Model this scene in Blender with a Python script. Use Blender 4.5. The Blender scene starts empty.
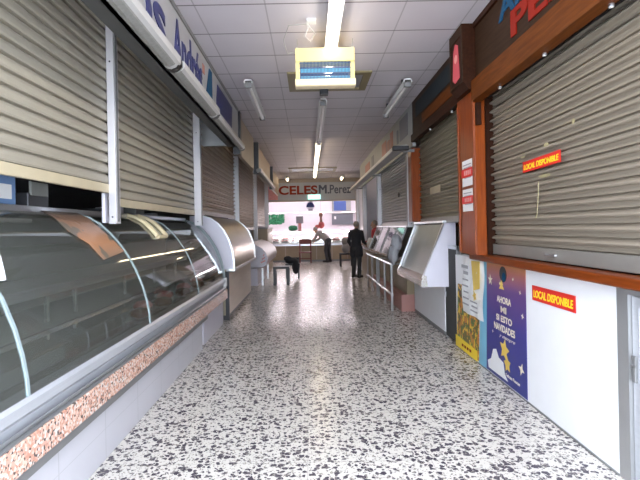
import bpy, bmesh, math, random
from mathutils import Vector, Matrix
random.seed(7)
scene = bpy.context.scene
C = scene.collection
PI = math.pi

# ------------------------------------------------------------------ materials
def new_mat(name):
    m = bpy.data.materials.new(name); m.use_nodes = True
    nt = m.node_tree; b = nt.nodes['Principled BSDF']
    return m, nt, b

def N(nt, t, **kw):
    n = nt.nodes.new(t)
    for k, v in kw.items():
        if k.startswith('i_'):
            n.inputs[int(k[2:]) if k[2:].isdigit() else k[2:].replace('_', ' ')].default_value = v
        else: setattr(n, k, v)
    return n

def mth(nt, op, a, b=None):
    n = nt.nodes.new('ShaderNodeMath'); n.operation = op
    for i, v in enumerate((a, b)):
        if v is None: continue
        if isinstance(v, (int, float)): n.inputs[i].default_value = v
        else: nt.links.new(v, n.inputs[i])
    return n.outputs[0]

def mixc(nt, fac, a, b):
    n = nt.nodes.new('ShaderNodeMix'); n.data_type = 'RGBA'
    if isinstance(fac, (int, float)): n.inputs[0].default_value = fac
    else: nt.links.new(fac, n.inputs[0])
    for i, v in ((6, a), (7, b)):
        if isinstance(v, tuple): n.inputs[i].default_value = (*v[:3], 1)
        else: nt.links.new(v, n.inputs[i])
    return n.outputs[2]

def coords(nt, world=False):
    if world: return nt.nodes.new('ShaderNodeNewGeometry').outputs['Position']
    return nt.nodes.new('ShaderNodeTexCoord').outputs['Object']

def mat(name, col, rough=0.5, metal=0.0, var=0.12, scale=6.0, bump=0.0, stretch=(1, 1, 1), spec=0.5):
    m, nt, b = new_mat(name)
    mp = N(nt, 'ShaderNodeMapping'); mp.inputs['Scale'].default_value = stretch
    nt.links.new(coords(nt), mp.inputs[0])
    nz = N(nt, 'ShaderNodeTexNoise'); nz.inputs['Scale'].default_value = scale; nz.inputs['Detail'].default_value = 4
    nt.links.new(mp.outputs[0], nz.inputs['Vector'])
    lo = tuple(c*(1-var) for c in col); hi = tuple(min(1, c*(1+var)) for c in col)
    nt.links.new(mixc(nt, nz.outputs['Fac'], lo, hi), b.inputs['Base Color'])
    b.inputs['Roughness'].default_value = rough; b.inputs['Metallic'].default_value = metal
    b.inputs['Specular IOR Level'].default_value = spec
    if bump:
        bp = N(nt, 'ShaderNodeBump'); bp.inputs['Strength'].default_value = bump; bp.inputs['Distance'].default_value = 0.01
        nt.links.new(nz.outputs['Fac'], bp.inputs['Height']); nt.links.new(bp.outputs[0], b.inputs['Normal'])
    return m

def emit(name, col, strength, base=(.8, .8, .8)):
    m, nt, b = new_mat(name)
    b.inputs['Base Color'].default_value = (*base, 1)
    b.inputs['Emission Color'].default_value = (*col, 1); b.inputs['Emission Strength'].default_value = strength
    return m

def glass(name, tint=(.86, .9, .88), base=0.05, haze=0.05, rough=0.03, hazecol=(.5, .52, .5)):
    m, nt, b = new_mat(name); nt.nodes.remove(b)
    out = nt.nodes['Material Output']
    tr = N(nt, 'ShaderNodeBsdfTransparent'); tr.inputs[0].default_value = (*tint, 1)
    gl = N(nt, 'ShaderNodeBsdfGlossy'); gl.inputs['Roughness'].default_value = rough; gl.inputs[0].default_value = (.9, .92, .92, 1)
    df = N(nt, 'ShaderNodeBsdfDiffuse'); df.inputs[0].default_value = (*hazecol, 1)
    fr = N(nt, 'ShaderNodeFresnel'); fr.inputs[0].default_value = 1.45
    s1 = N(nt, 'ShaderNodeMixShader'); s2 = N(nt, 'ShaderNodeMixShader'); s1.inputs[0].default_value = haze
    nt.links.new(tr.outputs[0], s1.inputs[1]); nt.links.new(df.outputs[0], s1.inputs[2])
    nt.links.new(mth(nt, 'ADD', fr.outputs[0], base), s2.inputs[0])
    nt.links.new(s1.outputs[0], s2.inputs[1]); nt.links.new(gl.outputs[0], s2.inputs[2])
    nt.links.new(s2.outputs[0], out.inputs[0])
    return m

def wood(name, col, dark, rough=0.3):
    m, nt, b = new_mat(name)
    mp = N(nt, 'ShaderNodeMapping'); mp.inputs['Scale'].default_value = (18, 18, 1.6) if 'upright' in name else (18, 1.6, 18)
    nt.links.new(coords(nt, True), mp.inputs[0])
    nz = N(nt, 'ShaderNodeTexNoise'); nz.inputs['Scale'].default_value = 2.2; nz.inputs['Detail'].default_value = 6
    nt.links.new(mp.outputs[0], nz.inputs['Vector'])
    r = N(nt, 'ShaderNodeValToRGB'); r.color_ramp.elements[0].position = .3; r.color_ramp.elements[1].position = .7
    r.color_ramp.elements[0].color = (*dark, 1); r.color_ramp.elements[1].color = (*col, 1)
    nt.links.new(nz.outputs['Fac'], r.inputs[0]); nt.links.new(r.outputs[0], b.inputs['Base Color'])
    b.inputs['Roughness'].default_value = rough; b.inputs['Specular IOR Level'].default_value = .08 if ('dark' in name or 'brown' in name) else .25
    return m

def terrazzo():
    m, nt, b = new_mat('terrazzo')
    pos = coords(nt, True)
    nz = N(nt, 'ShaderNodeTexNoise'); nz.inputs['Scale'].default_value = 24; nz.inputs['Detail'].default_value = 2
    nt.links.new(pos, nz.inputs['Vector'])
    add = N(nt, 'ShaderNodeVectorMath', operation='MULTIPLY_ADD')
    nt.links.new(nz.outputs['Color'], add.inputs[0]); add.inputs[1].default_value = (.05, .05, 0); nt.links.new(pos, add.inputs[2])
    col = None
    for sc, frac, rad, c0 in ((24.5, .62, .40, (.030, .022, .048)), (44, .30, .36, (.08, .065, .09)), (80, .35, .40, (.30, .27, .24))):
        vo = N(nt, 'ShaderNodeTexVoronoi'); vo.voronoi_dimensions = '2D'; vo.inputs['Scale'].default_value = sc
        nt.links.new(add.outputs[0], vo.inputs['Vector'])
        sep = N(nt, 'ShaderNodeSeparateColor'); nt.links.new(vo.outputs['Color'], sep.inputs[0])
        pick = mth(nt, 'LESS_THAN', sep.outputs[0], frac)
        thr = mth(nt, 'MULTIPLY', mth(nt, 'ADD', sep.outputs[1], .35), rad)
        near = mth(nt, 'LESS_THAN', vo.outputs['Distance'], thr)
        f = mth(nt, 'MULTIPLY', pick, near)
        col = mixc(nt, f, col if col is not None else (.70, .66, .61), c0)
    sx = N(nt, 'ShaderNodeSeparateXYZ'); nt.links.new(pos, sx.inputs[0])
    def line(s, off):
        fr = mth(nt, 'FRACT', mth(nt, 'DIVIDE', mth(nt, 'ADD', s, off), .8))
        return mth(nt, 'LESS_THAN', fr, .006)
    ln = mth(nt, 'MAXIMUM', line(sx.outputs[0], 8.04), line(sx.outputs[1], 8.1))
    col = mixc(nt, mth(nt, 'MULTIPLY', ln, .45), col, (.2, .19, .18))
    n2 = N(nt, 'ShaderNodeTexNoise'); n2.inputs['Scale'].default_value = 1.2; nt.links.new(pos, n2.inputs['Vector'])
    col = mixc(nt, mth(nt, 'MULTIPLY', n2.outputs['Fac'], .25), col, (.36, .33, .29))
    nt.links.new(col, b.inputs['Base Color'])
    nt.links.new(mth(nt, 'ADD', mth(nt, 'MULTIPLY', n2.outputs['Fac'], .14), .16), b.inputs['Roughness'])
    b.inputs['Specular IOR Level'].default_value = .38
    return m

def ceiling_mat():
    m, nt, b = new_mat('ceiling_tiles')
    pos = coords(nt, True); sx = N(nt, 'ShaderNodeSeparateXYZ'); nt.links.new(pos, sx.inputs[0])
    def line(s, off, w):
        fr = mth(nt, 'FRACT', mth(nt, 'DIVIDE', mth(nt, 'ADD', s, off), .625))
        return mth(nt, 'LESS_THAN', fr, w)
    lx = line(sx.outputs[0], .98+6.25, .022); ly = line(sx.outputs[1], -4.2+6.25, .03)
    ln = mth(nt, 'MAXIMUM', lx, ly)
    nz = N(nt, 'ShaderNodeTexNoise'); nz.inputs['Scale'].default_value = 2.5; nz.inputs['Detail'].default_value = 5; nt.links.new(pos, nz.inputs['Vector'])
    # each tile has its own faint tone
    fl = N(nt, 'ShaderNodeVectorMath', operation='SNAP'); 
    ad = N(nt, 'ShaderNodeVectorMath', operation='ADD'); nt.links.new(pos, ad.inputs[0]); ad.inputs[1].default_value = (7.23, 2.05, 0)
    nt.links.new(ad.outputs[0], fl.inputs[0]); fl.inputs[1].default_value = (.625, .625, 10)
    wn = N(nt, 'ShaderNodeTexWhiteNoise'); wn.noise_dimensions = '3D'; nt.links.new(fl.outputs[0], wn.inputs['Vector'])
    base = mixc(nt, nz.outputs['Fac'], (.60, .56, .60), (.68, .64, .68))
    base = mixc(nt, mth(nt, 'MULTIPLY', wn.outputs[0], .25), base, (.55, .51, .55))
    ln = mth(nt, 'MAXIMUM', mth(nt, 'MULTIPLY', lx, .45), ly)
    nt.links.new(mixc(nt, ln, base, (.20, .18, .19)), b.inputs['Base Color'])
    b.inputs['Roughness'].default_value = .55
    return m

def granite():
    m, nt, b = new_mat('pink_granite')
    pos = coords(nt, True)
    vo = N(nt, 'ShaderNodeTexVoronoi'); vo.inputs['Scale'].default_value = 75; nt.links.new(pos, vo.inputs['Vector'])
    sep = N(nt, 'ShaderNodeSeparateColor'); nt.links.new(vo.outputs['Color'], sep.inputs[0])
    r = N(nt, 'ShaderNodeValToRGB'); r.color_ramp.interpolation = 'CONSTANT'
    e = r.color_ramp.elements; e[0].position = 0; e[0].color = (.12, .09, .08, 1); e[1].position = .16; e[1].color = (.62, .36, .28, 1)
    for p, c in ((.45, (.72, .50, .40, 1)), (.68, (.55, .28, .20, 1)), (.85, (.70, .62, .56, 1))):
        x = e.new(p); x.color = c
    nt.links.new(sep.outputs[0], r.inputs[0]); nt.links.new(r.outputs[0], b.inputs['Base Color'])
    b.inputs['Roughness'].default_value = .25
    return m

def tiles(name, col, joint, w, h, axis='Y', rough=.3):
    m, nt, b = new_mat(name)
    pos = coords(nt, True); sx = N(nt, 'ShaderNodeSeparateXYZ'); nt.links.new(pos, sx.inputs[0])
    s = sx.outputs[1] if axis == 'Y' else sx.outputs[0]
    fy = mth(nt, 'LESS_THAN', mth(nt, 'FRACT', mth(nt, 'DIVIDE', mth(nt, 'ADD', s, 10), w)), .018)
    fz = mth(nt, 'LESS_THAN', mth(nt, 'FRACT', mth(nt, 'DIVIDE', mth(nt, 'ADD', sx.outputs[2], 10), h)), .025)
    ln = mth(nt, 'MAXIMUM', fy, fz)
    nz = N(nt, 'ShaderNodeTexNoise'); nz.inputs['Scale'].default_value = 3; nt.links.new(pos, nz.inputs['Vector'])
    base = mixc(nt, nz.outputs['Fac'], tuple(c*.9 for c in col), col)
    nt.links.new(mixc(nt, ln, base, joint), b.inputs['Base Color']); b.inputs['Roughness'].default_value = rough
    return m

def ramp_mat(name, stops, axis=2, lo=0.0, hi=1.0, rough=.35, patch=None):
    """A printed sheet: colours running along one axis of the object, with optional noisy blotches."""
    m, nt, b = new_mat(name)
    co = coords(nt); sx = N(nt, 'ShaderNodeSeparateXYZ'); nt.links.new(co, sx.inputs[0])
    t = mth(nt, 'DIVIDE', mth(nt, 'SUBTRACT', sx.outputs[axis], lo), hi-lo)
    r = N(nt, 'ShaderNodeValToRGB'); e = r.color_ramp.elements
    e[0].position, e[0].color = stops[0][0], (*stops[0][1], 1); e[1].position, e[1].color = stops[-1][0], (*stops[-1][1], 1)
    for p, c in stops[1:-1]:
        x = e.new(p); x.color = (*c, 1)
    nt.links.new(t, r.inputs[0]); col = r.outputs[0]
    if patch:
        for sc, thr, pc in patch:
            nz = N(nt, 'ShaderNodeTexNoise'); nz.inputs['Scale'].default_value = sc; nz.inputs['Detail'].default_value = 3
            nt.links.new(co, nz.inputs['Vector'])
            col = mixc(nt, mth(nt, 'GREATER_THAN', nz.outputs['Fac'], thr), col, pc)
    nt.links.new(col, b.inputs['Base Color']); b.inputs['Roughness'].default_value = rough
    return m

M = {}
M['floor'] = terrazzo()
M['ceiling'] = ceiling_mat()
M['granite'] = granite()
M['base_tiles'] = tiles('white_base_tiles', (.58, .57, .61), (.46, .455, .48), .60, .2)
M['soffit_dark'] = mat('dark_soffit', (.06, .06, .058), .7)
M['wall_dark'] = mat('dark_stall_wall', (.10, .10, .10), .7)
M['wall_white'] = mat('white_panel_paint', (.86, .86, .88), .45, var=.03)
M['wall_tan'] = mat('tan_wall', (.42, .35, .27), .6)
M['wall_hall'] = mat('white_hall_wall', (.84, .79, .84), .6, var=.05)
M['shutter_beige'] = mat('beige_grey_slats', (.385, .35, .28), .45, .12, var=.10, scale=3, stretch=(1, .4, 4))
M['shutter_tan'] = mat('tan_slats', (.36, .28, .21), .45, .15, var=.12, scale=3, stretch=(1, .4, 4))
M['shutter_taupe'] = mat('taupe_slats', (.31, .265, .21), .42, .2, var=.03, scale=3, stretch=(1, .6, 2))
M['shutter_green'] = mat('greenish_slats', (.27, .24, .17), .42, .15, var=.06, scale=3, stretch=(1, .4, 4))
M['bar_yellow'] = mat('yellowish_bar', (.58, .50, .34), .45, .1)
M['bar_grey'] = mat('grey_bar', (.36, .34, .31), .4, .5)
M['post_alu'] = mat('aluminium_post', (.62, .60, .62), .38, .35, var=.06)
M['pale_alu'] = mat('pale_aluminium_rail', (.46, .47, .50), .3, .2, var=.08, scale=10, stretch=(1, .2, 8))
M['alu'] = mat('brushed_aluminium', (.62, .63, .65), .28, .85, var=.08, scale=10, stretch=(1, .2, 8))
M['beige_steel'] = mat('beige_steel', (.42, .36, .26), .3, .8, var=.25, scale=3, stretch=(1, .5, 3))
M['steel'] = mat('stainless_steel', (.60, .57, .52), .24, .9, var=.12, scale=4, stretch=(1, .3, 4))
M['steel_door'] = mat('grey_steel_door', (.42, .42, .42), .35, .6, var=.08)
M['lilac'] = mat('pale_lilac_panel', (.68, .66, .74), .4, .0, var=.05)
M['dark_metal'] = mat('dark_metal', (.06, .06, .065), .4, .5)
M['black'] = mat('black_plastic', (.012, .012, .014), .4)
M['door_dark'] = mat('dark_grey_panel', (.075, .075, .075), .7, spec=.1)
M['grey_panel'] = mat('grey_panel', (.27, .27, .29), .4, .2, var=.08)
M['mid_grey'] = mat('mid_grey_strip', (.22, .22, .22), .4, .3)
M['glass'] = glass('curved_display_glass', haze=.13, hazecol=(.42, .44, .40))
M['hood_face'] = mat('cloudy_hood_face', (.42, .42, .37), .25, .12, var=.15, scale=2)
M['glass_dull'] = glass('dull_display_glass', (.8, .8, .74), .08, .25, .06, (.45, .42, .34))
M['glass_edge'] = mat('pale_glass_edge', (.32, .39, .40), .45, var=.05)
M['case_inner'] = mat('case_interior', (.24, .245, .225), .4, .2)
M['shelf_steel'] = mat('interior_shelf_steel', (.38, .40, .38), .35, .5)
M['wood'] = wood('orange_wood', (.21, .042, .006), (.13, .025, .004))
M['wood_beam'] = wood('brown_beam_wood', (.15, .042, .007), (.085, .022, .004), .5)
M['wood_up'] = wood('orange_wood_upright', (.27, .055, .006), (.17, .030, .004))
M['wood_dark'] = wood('dark_brown_wood', (.040, .013, .006), (.022, .008, .004), .5)
M['sign_brown'] = wood('brown_sign_board', (.045, .024, .014), (.028, .014, .008), .5)
M['sign_white'] = mat('white_sign_board', (.36, .36, .37), .4, var=.05)
M['sign_tan'] = mat('tan_sign_board', (.34, .27, .21), .5)
M['sign_grey'] = mat('grey_sign_board', (.34, .35, .35), .5)
M['awning'] = mat('white_awning_case', (.48, .47, .46), .4, var=.05)
M['awning_grey'] = mat('ribbed_grey_fabric', (.24, .235, .22), .7, var=.25, scale=40)
M['blue_letter'] = mat('dark_blue_lettering', (.012, .018, .13), .4)
M['sky_letter'] = mat('blue_lettering', (.015, .075, .16), .6, spec=.1)
M['red_letter'] = mat('red_lettering', (.26, .018, .010), .6, spec=.1)
M['redbrown_letter'] = mat('brownish_red_lettering', (.24, .035, .02), .6, spec=.1)
M['dark_letter'] = mat('dark_lettering', (.05, .05, .075), .4)
M['faded_red'] = mat('faded_red_print', (.42, .18, .14), .5)
M['blue_black'] = mat('blue_black_print', (.022, .030, .038), .6, spec=.1)
M['faded_grey'] = mat('faded_grey_print', (.16, .17, .20), .5)
M['sticker_red'] = mat('red_sticker', (.72, .025, .02), .4, var=.04)
M['sticker_yellow'] = mat('yellow_print', (.95, .70, .03), .4, var=.03)
M['paper'] = mat('white_paper', (.84, .84, .84), .6, var=.04)
M['paper_line'] = mat('grey_print', (.38, .38, .40), .6)
M['pink_line'] = mat('pale_red_print', (.75, .35, .32), .6)
M['paint_yellow'] = mat('yellow_paint_smear', (.40, .35, .20), .6)
M['lamp_white'] = mat('white_lamp_housing', (.72, .72, .72), .4)
M['tube_on'] = emit('lit_tube', (1, .91, .78), 11)
M['tube_far'] = emit('lit_tube_far', (1, .80, .54), 8)
M['tube_stall'] = emit('stall_tube', (1, .90, .95), 50)
M['tube_off'] = mat('unlit_tube', (.70, .70, .70), .3)
M['uv'] = emit('blue_lamp', (.12, .62, .9), .62, (.02, .10, .14))
M['pink_lit'] = emit('pink_lit_panel', (.9, .06, .09), .10, (.42, .06, .08))
M['exit_green'] = emit('pale_green_sign', (.45, .95, .85), 1.0)
M['screen_blue'] = emit('blue_screen', (.05, .09, .32), .5, (.02, .04, .15))
M['killer_yellow'] = mat('yellow_painted_metal', (.82, .66, .27), .45, var=.05)
M['killer_cream'] = mat('cream_painted_metal', (.84, .70, .44), .45, var=.05)
M['grid_blue'] = mat('blue_grey_wire_grid', (.07, .10, .20), .5, var=.05)
M['wire'] = mat('grey_wire', (.45, .45, .45), .4, .5)
M['olive'] = mat('olive_yellow_frame', (.20, .165, .08), .5)
M['meat_red'] = mat('red_meat', (.42, .08, .07), .4, var=.35, scale=18, bump=.3)
M['meat_pink'] = mat('pink_meat', (.72, .30, .29), .4, var=.30, scale=18, bump=.3)
M['meat_brown'] = mat('brown_cured_meat', (.22, .095, .055), .45, var=.35, scale=14, bump=.3)
M['tray_white'] = mat('white_tray', (.75, .75, .74), .4)
M['green'] = mat('green_leaves', (.03, .22, .10), .6, var=.4, scale=9)
M['olive_base'] = mat('olive_tan_panel', (.30, .235, .14), .45)
M['pink_wall'] = mat('pinkish_base', (.42, .20, .17), .5)
M['skin'] = mat('skin', (.52, .30, .22), .5)
M['hair_grey'] = mat('grey_hair', (.26, .23, .20), .7, var=.3, scale=40)
M['coat_dark'] = mat('dark_wool_coat', (.018, .02, .028), .8)
M['trouser_dark'] = mat('dark_trousers', (.035, .035, .038), .8)
M['jacket_red'] = mat('red_jacket', (.45, .02, .03), .7)
M['shirt_grey'] = mat('grey_checked_shirt', (.36, .34, .31), .8, var=.4, scale=30)
M['shoe'] = mat('dark_shoes', (.02, .017, .015), .5)
M['eye'] = mat('dark_eye', (.02, .015, .012), .2)
M['bag_white'] = mat('white_plastic_bag', (.78, .77, .76), .35)
M['bag_grey'] = mat('grey_bag', (.33, .33, .35), .6)
M['red_frame'] = mat('dark_red_frame', (.16, .035, .03), .5)
M['blue_box'] = mat('pale_blue_box', (.16, .27, .48), .5)
M['yellow_frame'] = mat('cream_yellow_plastic', (.78, .66, .42), .4)
M['tan_patch'] = ramp_mat('made_up_tan_and_orange', [(0, (.30, .20, .14)), (.35, (.50, .24, .12)), (.75, (.30, .17, .11)), (1, (.09, .08, .07))], axis=2, lo=1.30, hi=1.70, patch=[(5.0, .60, (.17, .14, .11))])
M['poster_purple'] = ramp_mat('purple_poster_print', [(0, (.025, .035, .22)), (.45, (.05, .045, .25)), (.78, (.13, .06, .22)), (.92, (.42, .14, .12)), (1, (.60, .26, .08))], lo=0, hi=1.13)
M['poster_cyan'] = mat('light_blue_print', (.20, .50, .68), .35, var=.25, scale=3)
M['poster_jungle'] = ramp_mat('green_and_orange_poster_print', [(0, (.16, .13, .02)), (1, (.05, .08, .03))], lo=0, hi=.9, patch=[(9, .52, (.60, .24, .03)), (13, .56, (.85, .58, .05)), (11, .60, (.05, .20, .06)), (16, .64, (.5, .06, .03))])
M['gold_print'] = mat('golden_print', (.80, .56, .10), .4)
M['cream_print'] = mat('cream_print', (.80, .72, .55), .4)

# ------------------------------------------------------------------ mesh builder
class MB:
    def __init__(s): s.bm = bmesh.new()
    def box(s, x0, x1, y0, y1, z0, z1, bev=0.0):
        r = bmesh.ops.create_cube(s.bm, size=1)
        vs = r['verts']
        for v in vs:
            v.co = Vector((x0+(v.co.x+.5)*(x1-x0), y0+(v.co.y+.5)*(y1-y0), z0+(v.co.z+.5)*(z1-z0)))
        if bev:
            es = {e for v in vs for e in v.link_edges}
            bmesh.ops.bevel(s.bm, geom=list(es), offset=bev, segments=2, affect='EDGES', profile=.5)
        return s
    def poly(s, pts):
        s.bm.faces.new([s.bm.verts.new(p) for p in pts]); return s
    def prism(s, prof, y0, y1, axis='Y', caps=True):
        """closed profile of (a,b) extruded along an axis: Y -> (x,z), X -> (y,z), Z -> (x,y)"""
        f = {'Y': lambda a, b, t: (a, t, b), 'X': lambda a, b, t: (t, a, b), 'Z': lambda a, b, t: (a, b, t)}[axis]
        A = [s.bm.verts.new(f(a, b, y0)) for a, b in prof]; B = [s.bm.verts.new(f(a, b, y1)) for a, b in prof]
        n = len(prof)
        for i in range(n): s.bm.faces.new((A[i], A[(i+1) % n], B[(i+1) % n], B[i]))
        if caps: s.bm.faces.new(A); s.bm.faces.new(B[::-1])
        return s
    def sheet(s, prof, y0, y1, thick=None):
        """open profile of (x,z) drawn along Y; with thickness becomes a closed shell"""
        if thick:
            out = []
            for i, p in enumerate(prof):
                a = Vector(prof[max(0, i-1)]); b = Vector(prof[min(len(prof)-1, i+1)])
                t = (b-a).normalized(); n = Vector((-t.y, t.x)); out.append((p[0]+n.x*thick, p[1]+n.y*thick))
            return s.prism(list(prof)+out[::-1], y0, y1)
        A = [s.bm.verts.new((a, y0, b)) for a, b in prof]; B = [s.bm.verts.new((a, y1, b)) for a, b in prof]
        for i in range(len(prof)-1): s.bm.faces.new((A[i], A[i+1], B[i+1], B[i]))
        return s
    def tube(s, pts, r, seg=8, caps=True):
        pts = [Vector(p) for p in pts]; rs = r if isinstance(r, (list, tuple)) else [r]*len(pts)
        rings = []; up = None
        for i, p in enumerate(pts):
            t = (pts[min(i+1, len(pts)-1)]-pts[max(i-1, 0)]).normalized()
            a = Vector((0, 0, 1)) if abs(t.z) < .9 else Vector((1, 0, 0))
            if up is not None: a = up
            u = t.cross(a).normalized(); w = u.cross(t); up = w
            rings.append([s.bm.verts.new(p+(u*math.cos(2*PI*k/seg)+w*math.sin(2*PI*k/seg))*rs[i]) for k in range(seg)])
        for A, B in zip(rings, rings[1:]):
            for k in range(seg): s.bm.faces.new((A[k], A[(k+1) % seg], B[(k+1) % seg], B[k]))
        if caps: s.bm.faces.new(rings[0][::-1]); s.bm.faces.new(rings[-1])
        return s
    def ball(s, c, r, sub=2, jitter=0, rot=None):
        rr = r if isinstance(r, (list, tuple)) else (r, r, r)
        q = bmesh.ops.create_icosphere(s.bm, subdivisions=sub, radius=1)
        for v in q['verts']:
            k = 1+random.uniform(-jitter, jitter)
            p = Vector((v.co.x*rr[0]*k, v.co.y*rr[1]*k, v.co.z*rr[2]*k))
            if rot: p = rot @ p
            v.co = Vector(c)+p
        return s
    def capsule(s, a, b, ra, rb, n=5):
        a, b = Vector(a), Vector(b)
        for i in range(n+1):
            t = i/n; s.ball(a.lerp(b, t), ra+(rb-ra)*t, 2)
        return s

LAST = {}
def loc_of(p):
    v = Vector((0, 0, 0))
    while p: v = v+p.location; p = p.parent
    return v

def build(name, mb, m, parent=None, label=None, kind=None, smooth=False, at=None):
    bm = mb.bm
    off = loc_of(parent) + (Vector(at) if at else Vector((0, 0, 0)))
    bmesh.ops.recalc_face_normals(bm, faces=bm.faces)
    if off.length: bmesh.ops.translate(bm, verts=bm.verts, vec=-off)
    me = bpy.data.meshes.new(name); bm.to_mesh(me); bm.free()
    if smooth:
        for p in me.polygons: p.use_smooth = True
        if smooth == 'auto':
            try: me.set_sharp_from_angle(angle=math.radians(35))
            except Exception: pass
    me.materials.append(m if not isinstance(m, str) else M[m])
    o = bpy.data.objects.new(name, me); C.objects.link(o); o.parent = parent
    if at: o.location = at
    if label: o['label'] = label
    if kind: o['kind'] = kind
    return o

def thing(name, label, cat, loc=(0, 0, 0), group=None):
    o = bpy.data.objects.new(name, None); o.empty_display_size = .1; C.objects.link(o); o.location = loc
    o['label'] = label; o['category'] = cat
    if group: o['group'] = group
    return o

def tag(o, label, cat, group=None):
    o['label'] = label; o['category'] = cat
    if group: o['group'] = group
    return o

def dup(root, loc, label=None):
    r = root.copy(); C.objects.link(r); r.location = loc
    if label: r['label'] = label
    for ch in root.children:
        c = ch.copy(); C.objects.link(c); c.parent = r
        for g in ch.children:
            d = g.copy(); C.objects.link(d); d.parent = c
    return r

def struct(name, mb, m, parent=None, smooth=False):
    return build(name, mb, m, parent, kind=None if parent else 'structure', smooth=smooth)

BASIS = {'L': ((0, 1, 0), (0, 0, 1), (1, 0, 0)), 'R': ((0, -1, 0), (0, 0, 1), (-1, 0, 0)), 'B': ((1, 0, 0), (0, 0, 1), (0, -1, 0))}
def lettering(name, body, m, parent, side, pos, height, width=None, weight=0.0, shear=0.0, depth=.004, label=None, tilt=0.0):
    """Writing as thin solid letters on a surface facing the aisle; pos is its lower left corner seen from the aisle."""
    cu = bpy.data.curves.new('t', 'FONT'); cu.body = body; cu.size = 1; cu.extrude = .5; cu.offset = weight; cu.shear = shear
    o = bpy.data.objects.new('t', cu); C.objects.link(o)
    dg = bpy.context.evaluated_depsgraph_get(); dg.update()
    me = bpy.data.meshes.new_from_object(o.evaluated_get(dg))
    C.objects.unlink(o); bpy.data.objects.remove(o); bpy.data.curves.remove(cu)
    xs = [v.co.x for v in me.vertices]; ys = [v.co.y for v in me.vertices]
    x0, x1, y0, y1 = min(xs), max(xs), min(ys), max(ys)
    sy = height/(y1-y0); sx = (width/(x1-x0)) if width else sy
    bx, by, bz = [Vector(v) for v in BASIS[side]]
    base = Vector(pos)-loc_of(parent)
    for v in me.vertices:
        a = (v.co.x-x0)*sx; b = (v.co.y-y0)*sy
        a, b = a*math.cos(tilt)-b*math.sin(tilt), a*math.sin(tilt)+b*math.cos(tilt)
        v.co = base+bx*a+by*b+bz*((v.co.z)*depth+depth*.5)
    me.materials.clear(); me.materials.append(M[m]); me.name = name
    ob = bpy.data.objects.new(name, me); C.objects.link(ob); ob.parent = parent
    if label: ob['label'] = label
    return ob

def panel(side, a0, a1, z0, z1, plane, t=.004):
    mb = MB()
    if side == 'R': mb.box(plane-t, plane, a0, a1, z0, z1)
    elif side == 'L': mb.box(plane, plane+t, a0, a1, z0, z1)
    else: mb.box(a0, a1, plane-t, plane, z0, z1)
    return mb

# ------------------------------------------------------------------ the setting
CE = 3.5
struct('floor', MB().box(-6, 6, -4, 27, -.1, 0), 'floor')
struct('ceiling', MB().box(-6, 6, 1.0, 27, CE, CE+.1), 'ceiling')
struct('wall_left', MB().box(-3.3, -3.2, .6, 19.0, 0, CE), 'wall_dark')
struct('wall_left_near', MB().box(-3.2, -1.80, .5, .6, 0, CE), 'wall_dark')
struct('wall_left_far', MB().box(-6, -1.80, 19.15, 19.25, 0, CE), 'wall_hall')
struct('wall_right', MB().box(3.2, 3.3, .6, 19.0, 0, CE), 'wall_dark')
struct('wall_right_near', MB().box(1.92, 3.2, .5, .6, 0, CE), 'wall_dark')
struct('wall_right_far', MB().box(2.2, 6, 19.15, 19.25, 0, CE), 'wall_hall')
struct('wall_back', MB().box(-6, 6, 25, 25.1, 0, CE), 'wall_hall')
struct('wall_hall_left', MB().box(-6, -5.9, 19.25, 25, 0, CE), 'wall_hall')
struct('wall_hall_right', MB().box(5.9, 6, 19.25, 25, 0, CE), 'wall_hall')
struct('wall_right_counter', MB().box(1.83, 1.95, 2.86, 6.0, 0, 1.15), 'wall_white')
struct('baseboard_right', MB().box(1.822, 1.83, 2.86, 6.0, 0, .012), 'mid_grey')

# grey steel door under the right shutter
d = struct('door_1', MB().box(1.86, 1.90, .75, 2.76, .02, 1.10), 'steel_door')
mb = MB(); mb.box(1.83, 1.92, 2.76, 2.86, 0, 1.15); mb.box(1.83, 1.92, .62, 2.76, 1.10, 1.15)
struct('door_frame', mb, 'steel_door', d)
mb = MB(); mb.box(1.852, 1.862, 2.70, 2.755, .02, 1.09); mb.box(1.852, 1.862, .75, 2.70, 1.03, 1.09)
struct('door_rim', mb, 'pale_alu', d)
mb = MB(); mb.box(1.835, 1.852, 2.715, 2.745, .60, .75, .004); mb.tube([(1.84, 2.73, .70), (1.825, 2.73, .70), (1.825, 2.69, .70)], .006)
struct('door_handle', mb, 'mid_grey', d)

# ------------------------------------------------------------------ roller shutters
def slat_profile(z0, z1, x, s, pitch=.09, kind='round'):
    """front (towards the aisle, direction s) of the slats from bottom up"""
    pts = []; n = int(round((z1-z0)/pitch)); p = (z1-z0)/n
    for i in range(n):
        b = z0+i*p
        if kind == 'round':
            pts += [(x-s*.022, b), (x-s*.022, b+p*.06), (x+s*.008, b+p*.08), (x+s*.014, b+p*.22), (x+s*.014, b+p*.48), (x+s*.008, b+p*.74), (x-s*.004, b+p*.90), (x-s*.022, b+p*.96)]
        else:
            pts += [(x-s*.024, b), (x-s*.024, b+p*.08), (x-s*.002, b+p*.12), (x-s*.010, b+p*.34), (x-s*.004, b+p*.52), (x+s*.026, b+p*.58), (x+s*.029, b+p*.68), (x+s*.020, b+p*.82), (x-s*.008, b+p*.95)]
    pts.append((x, z1)); return pts

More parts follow.
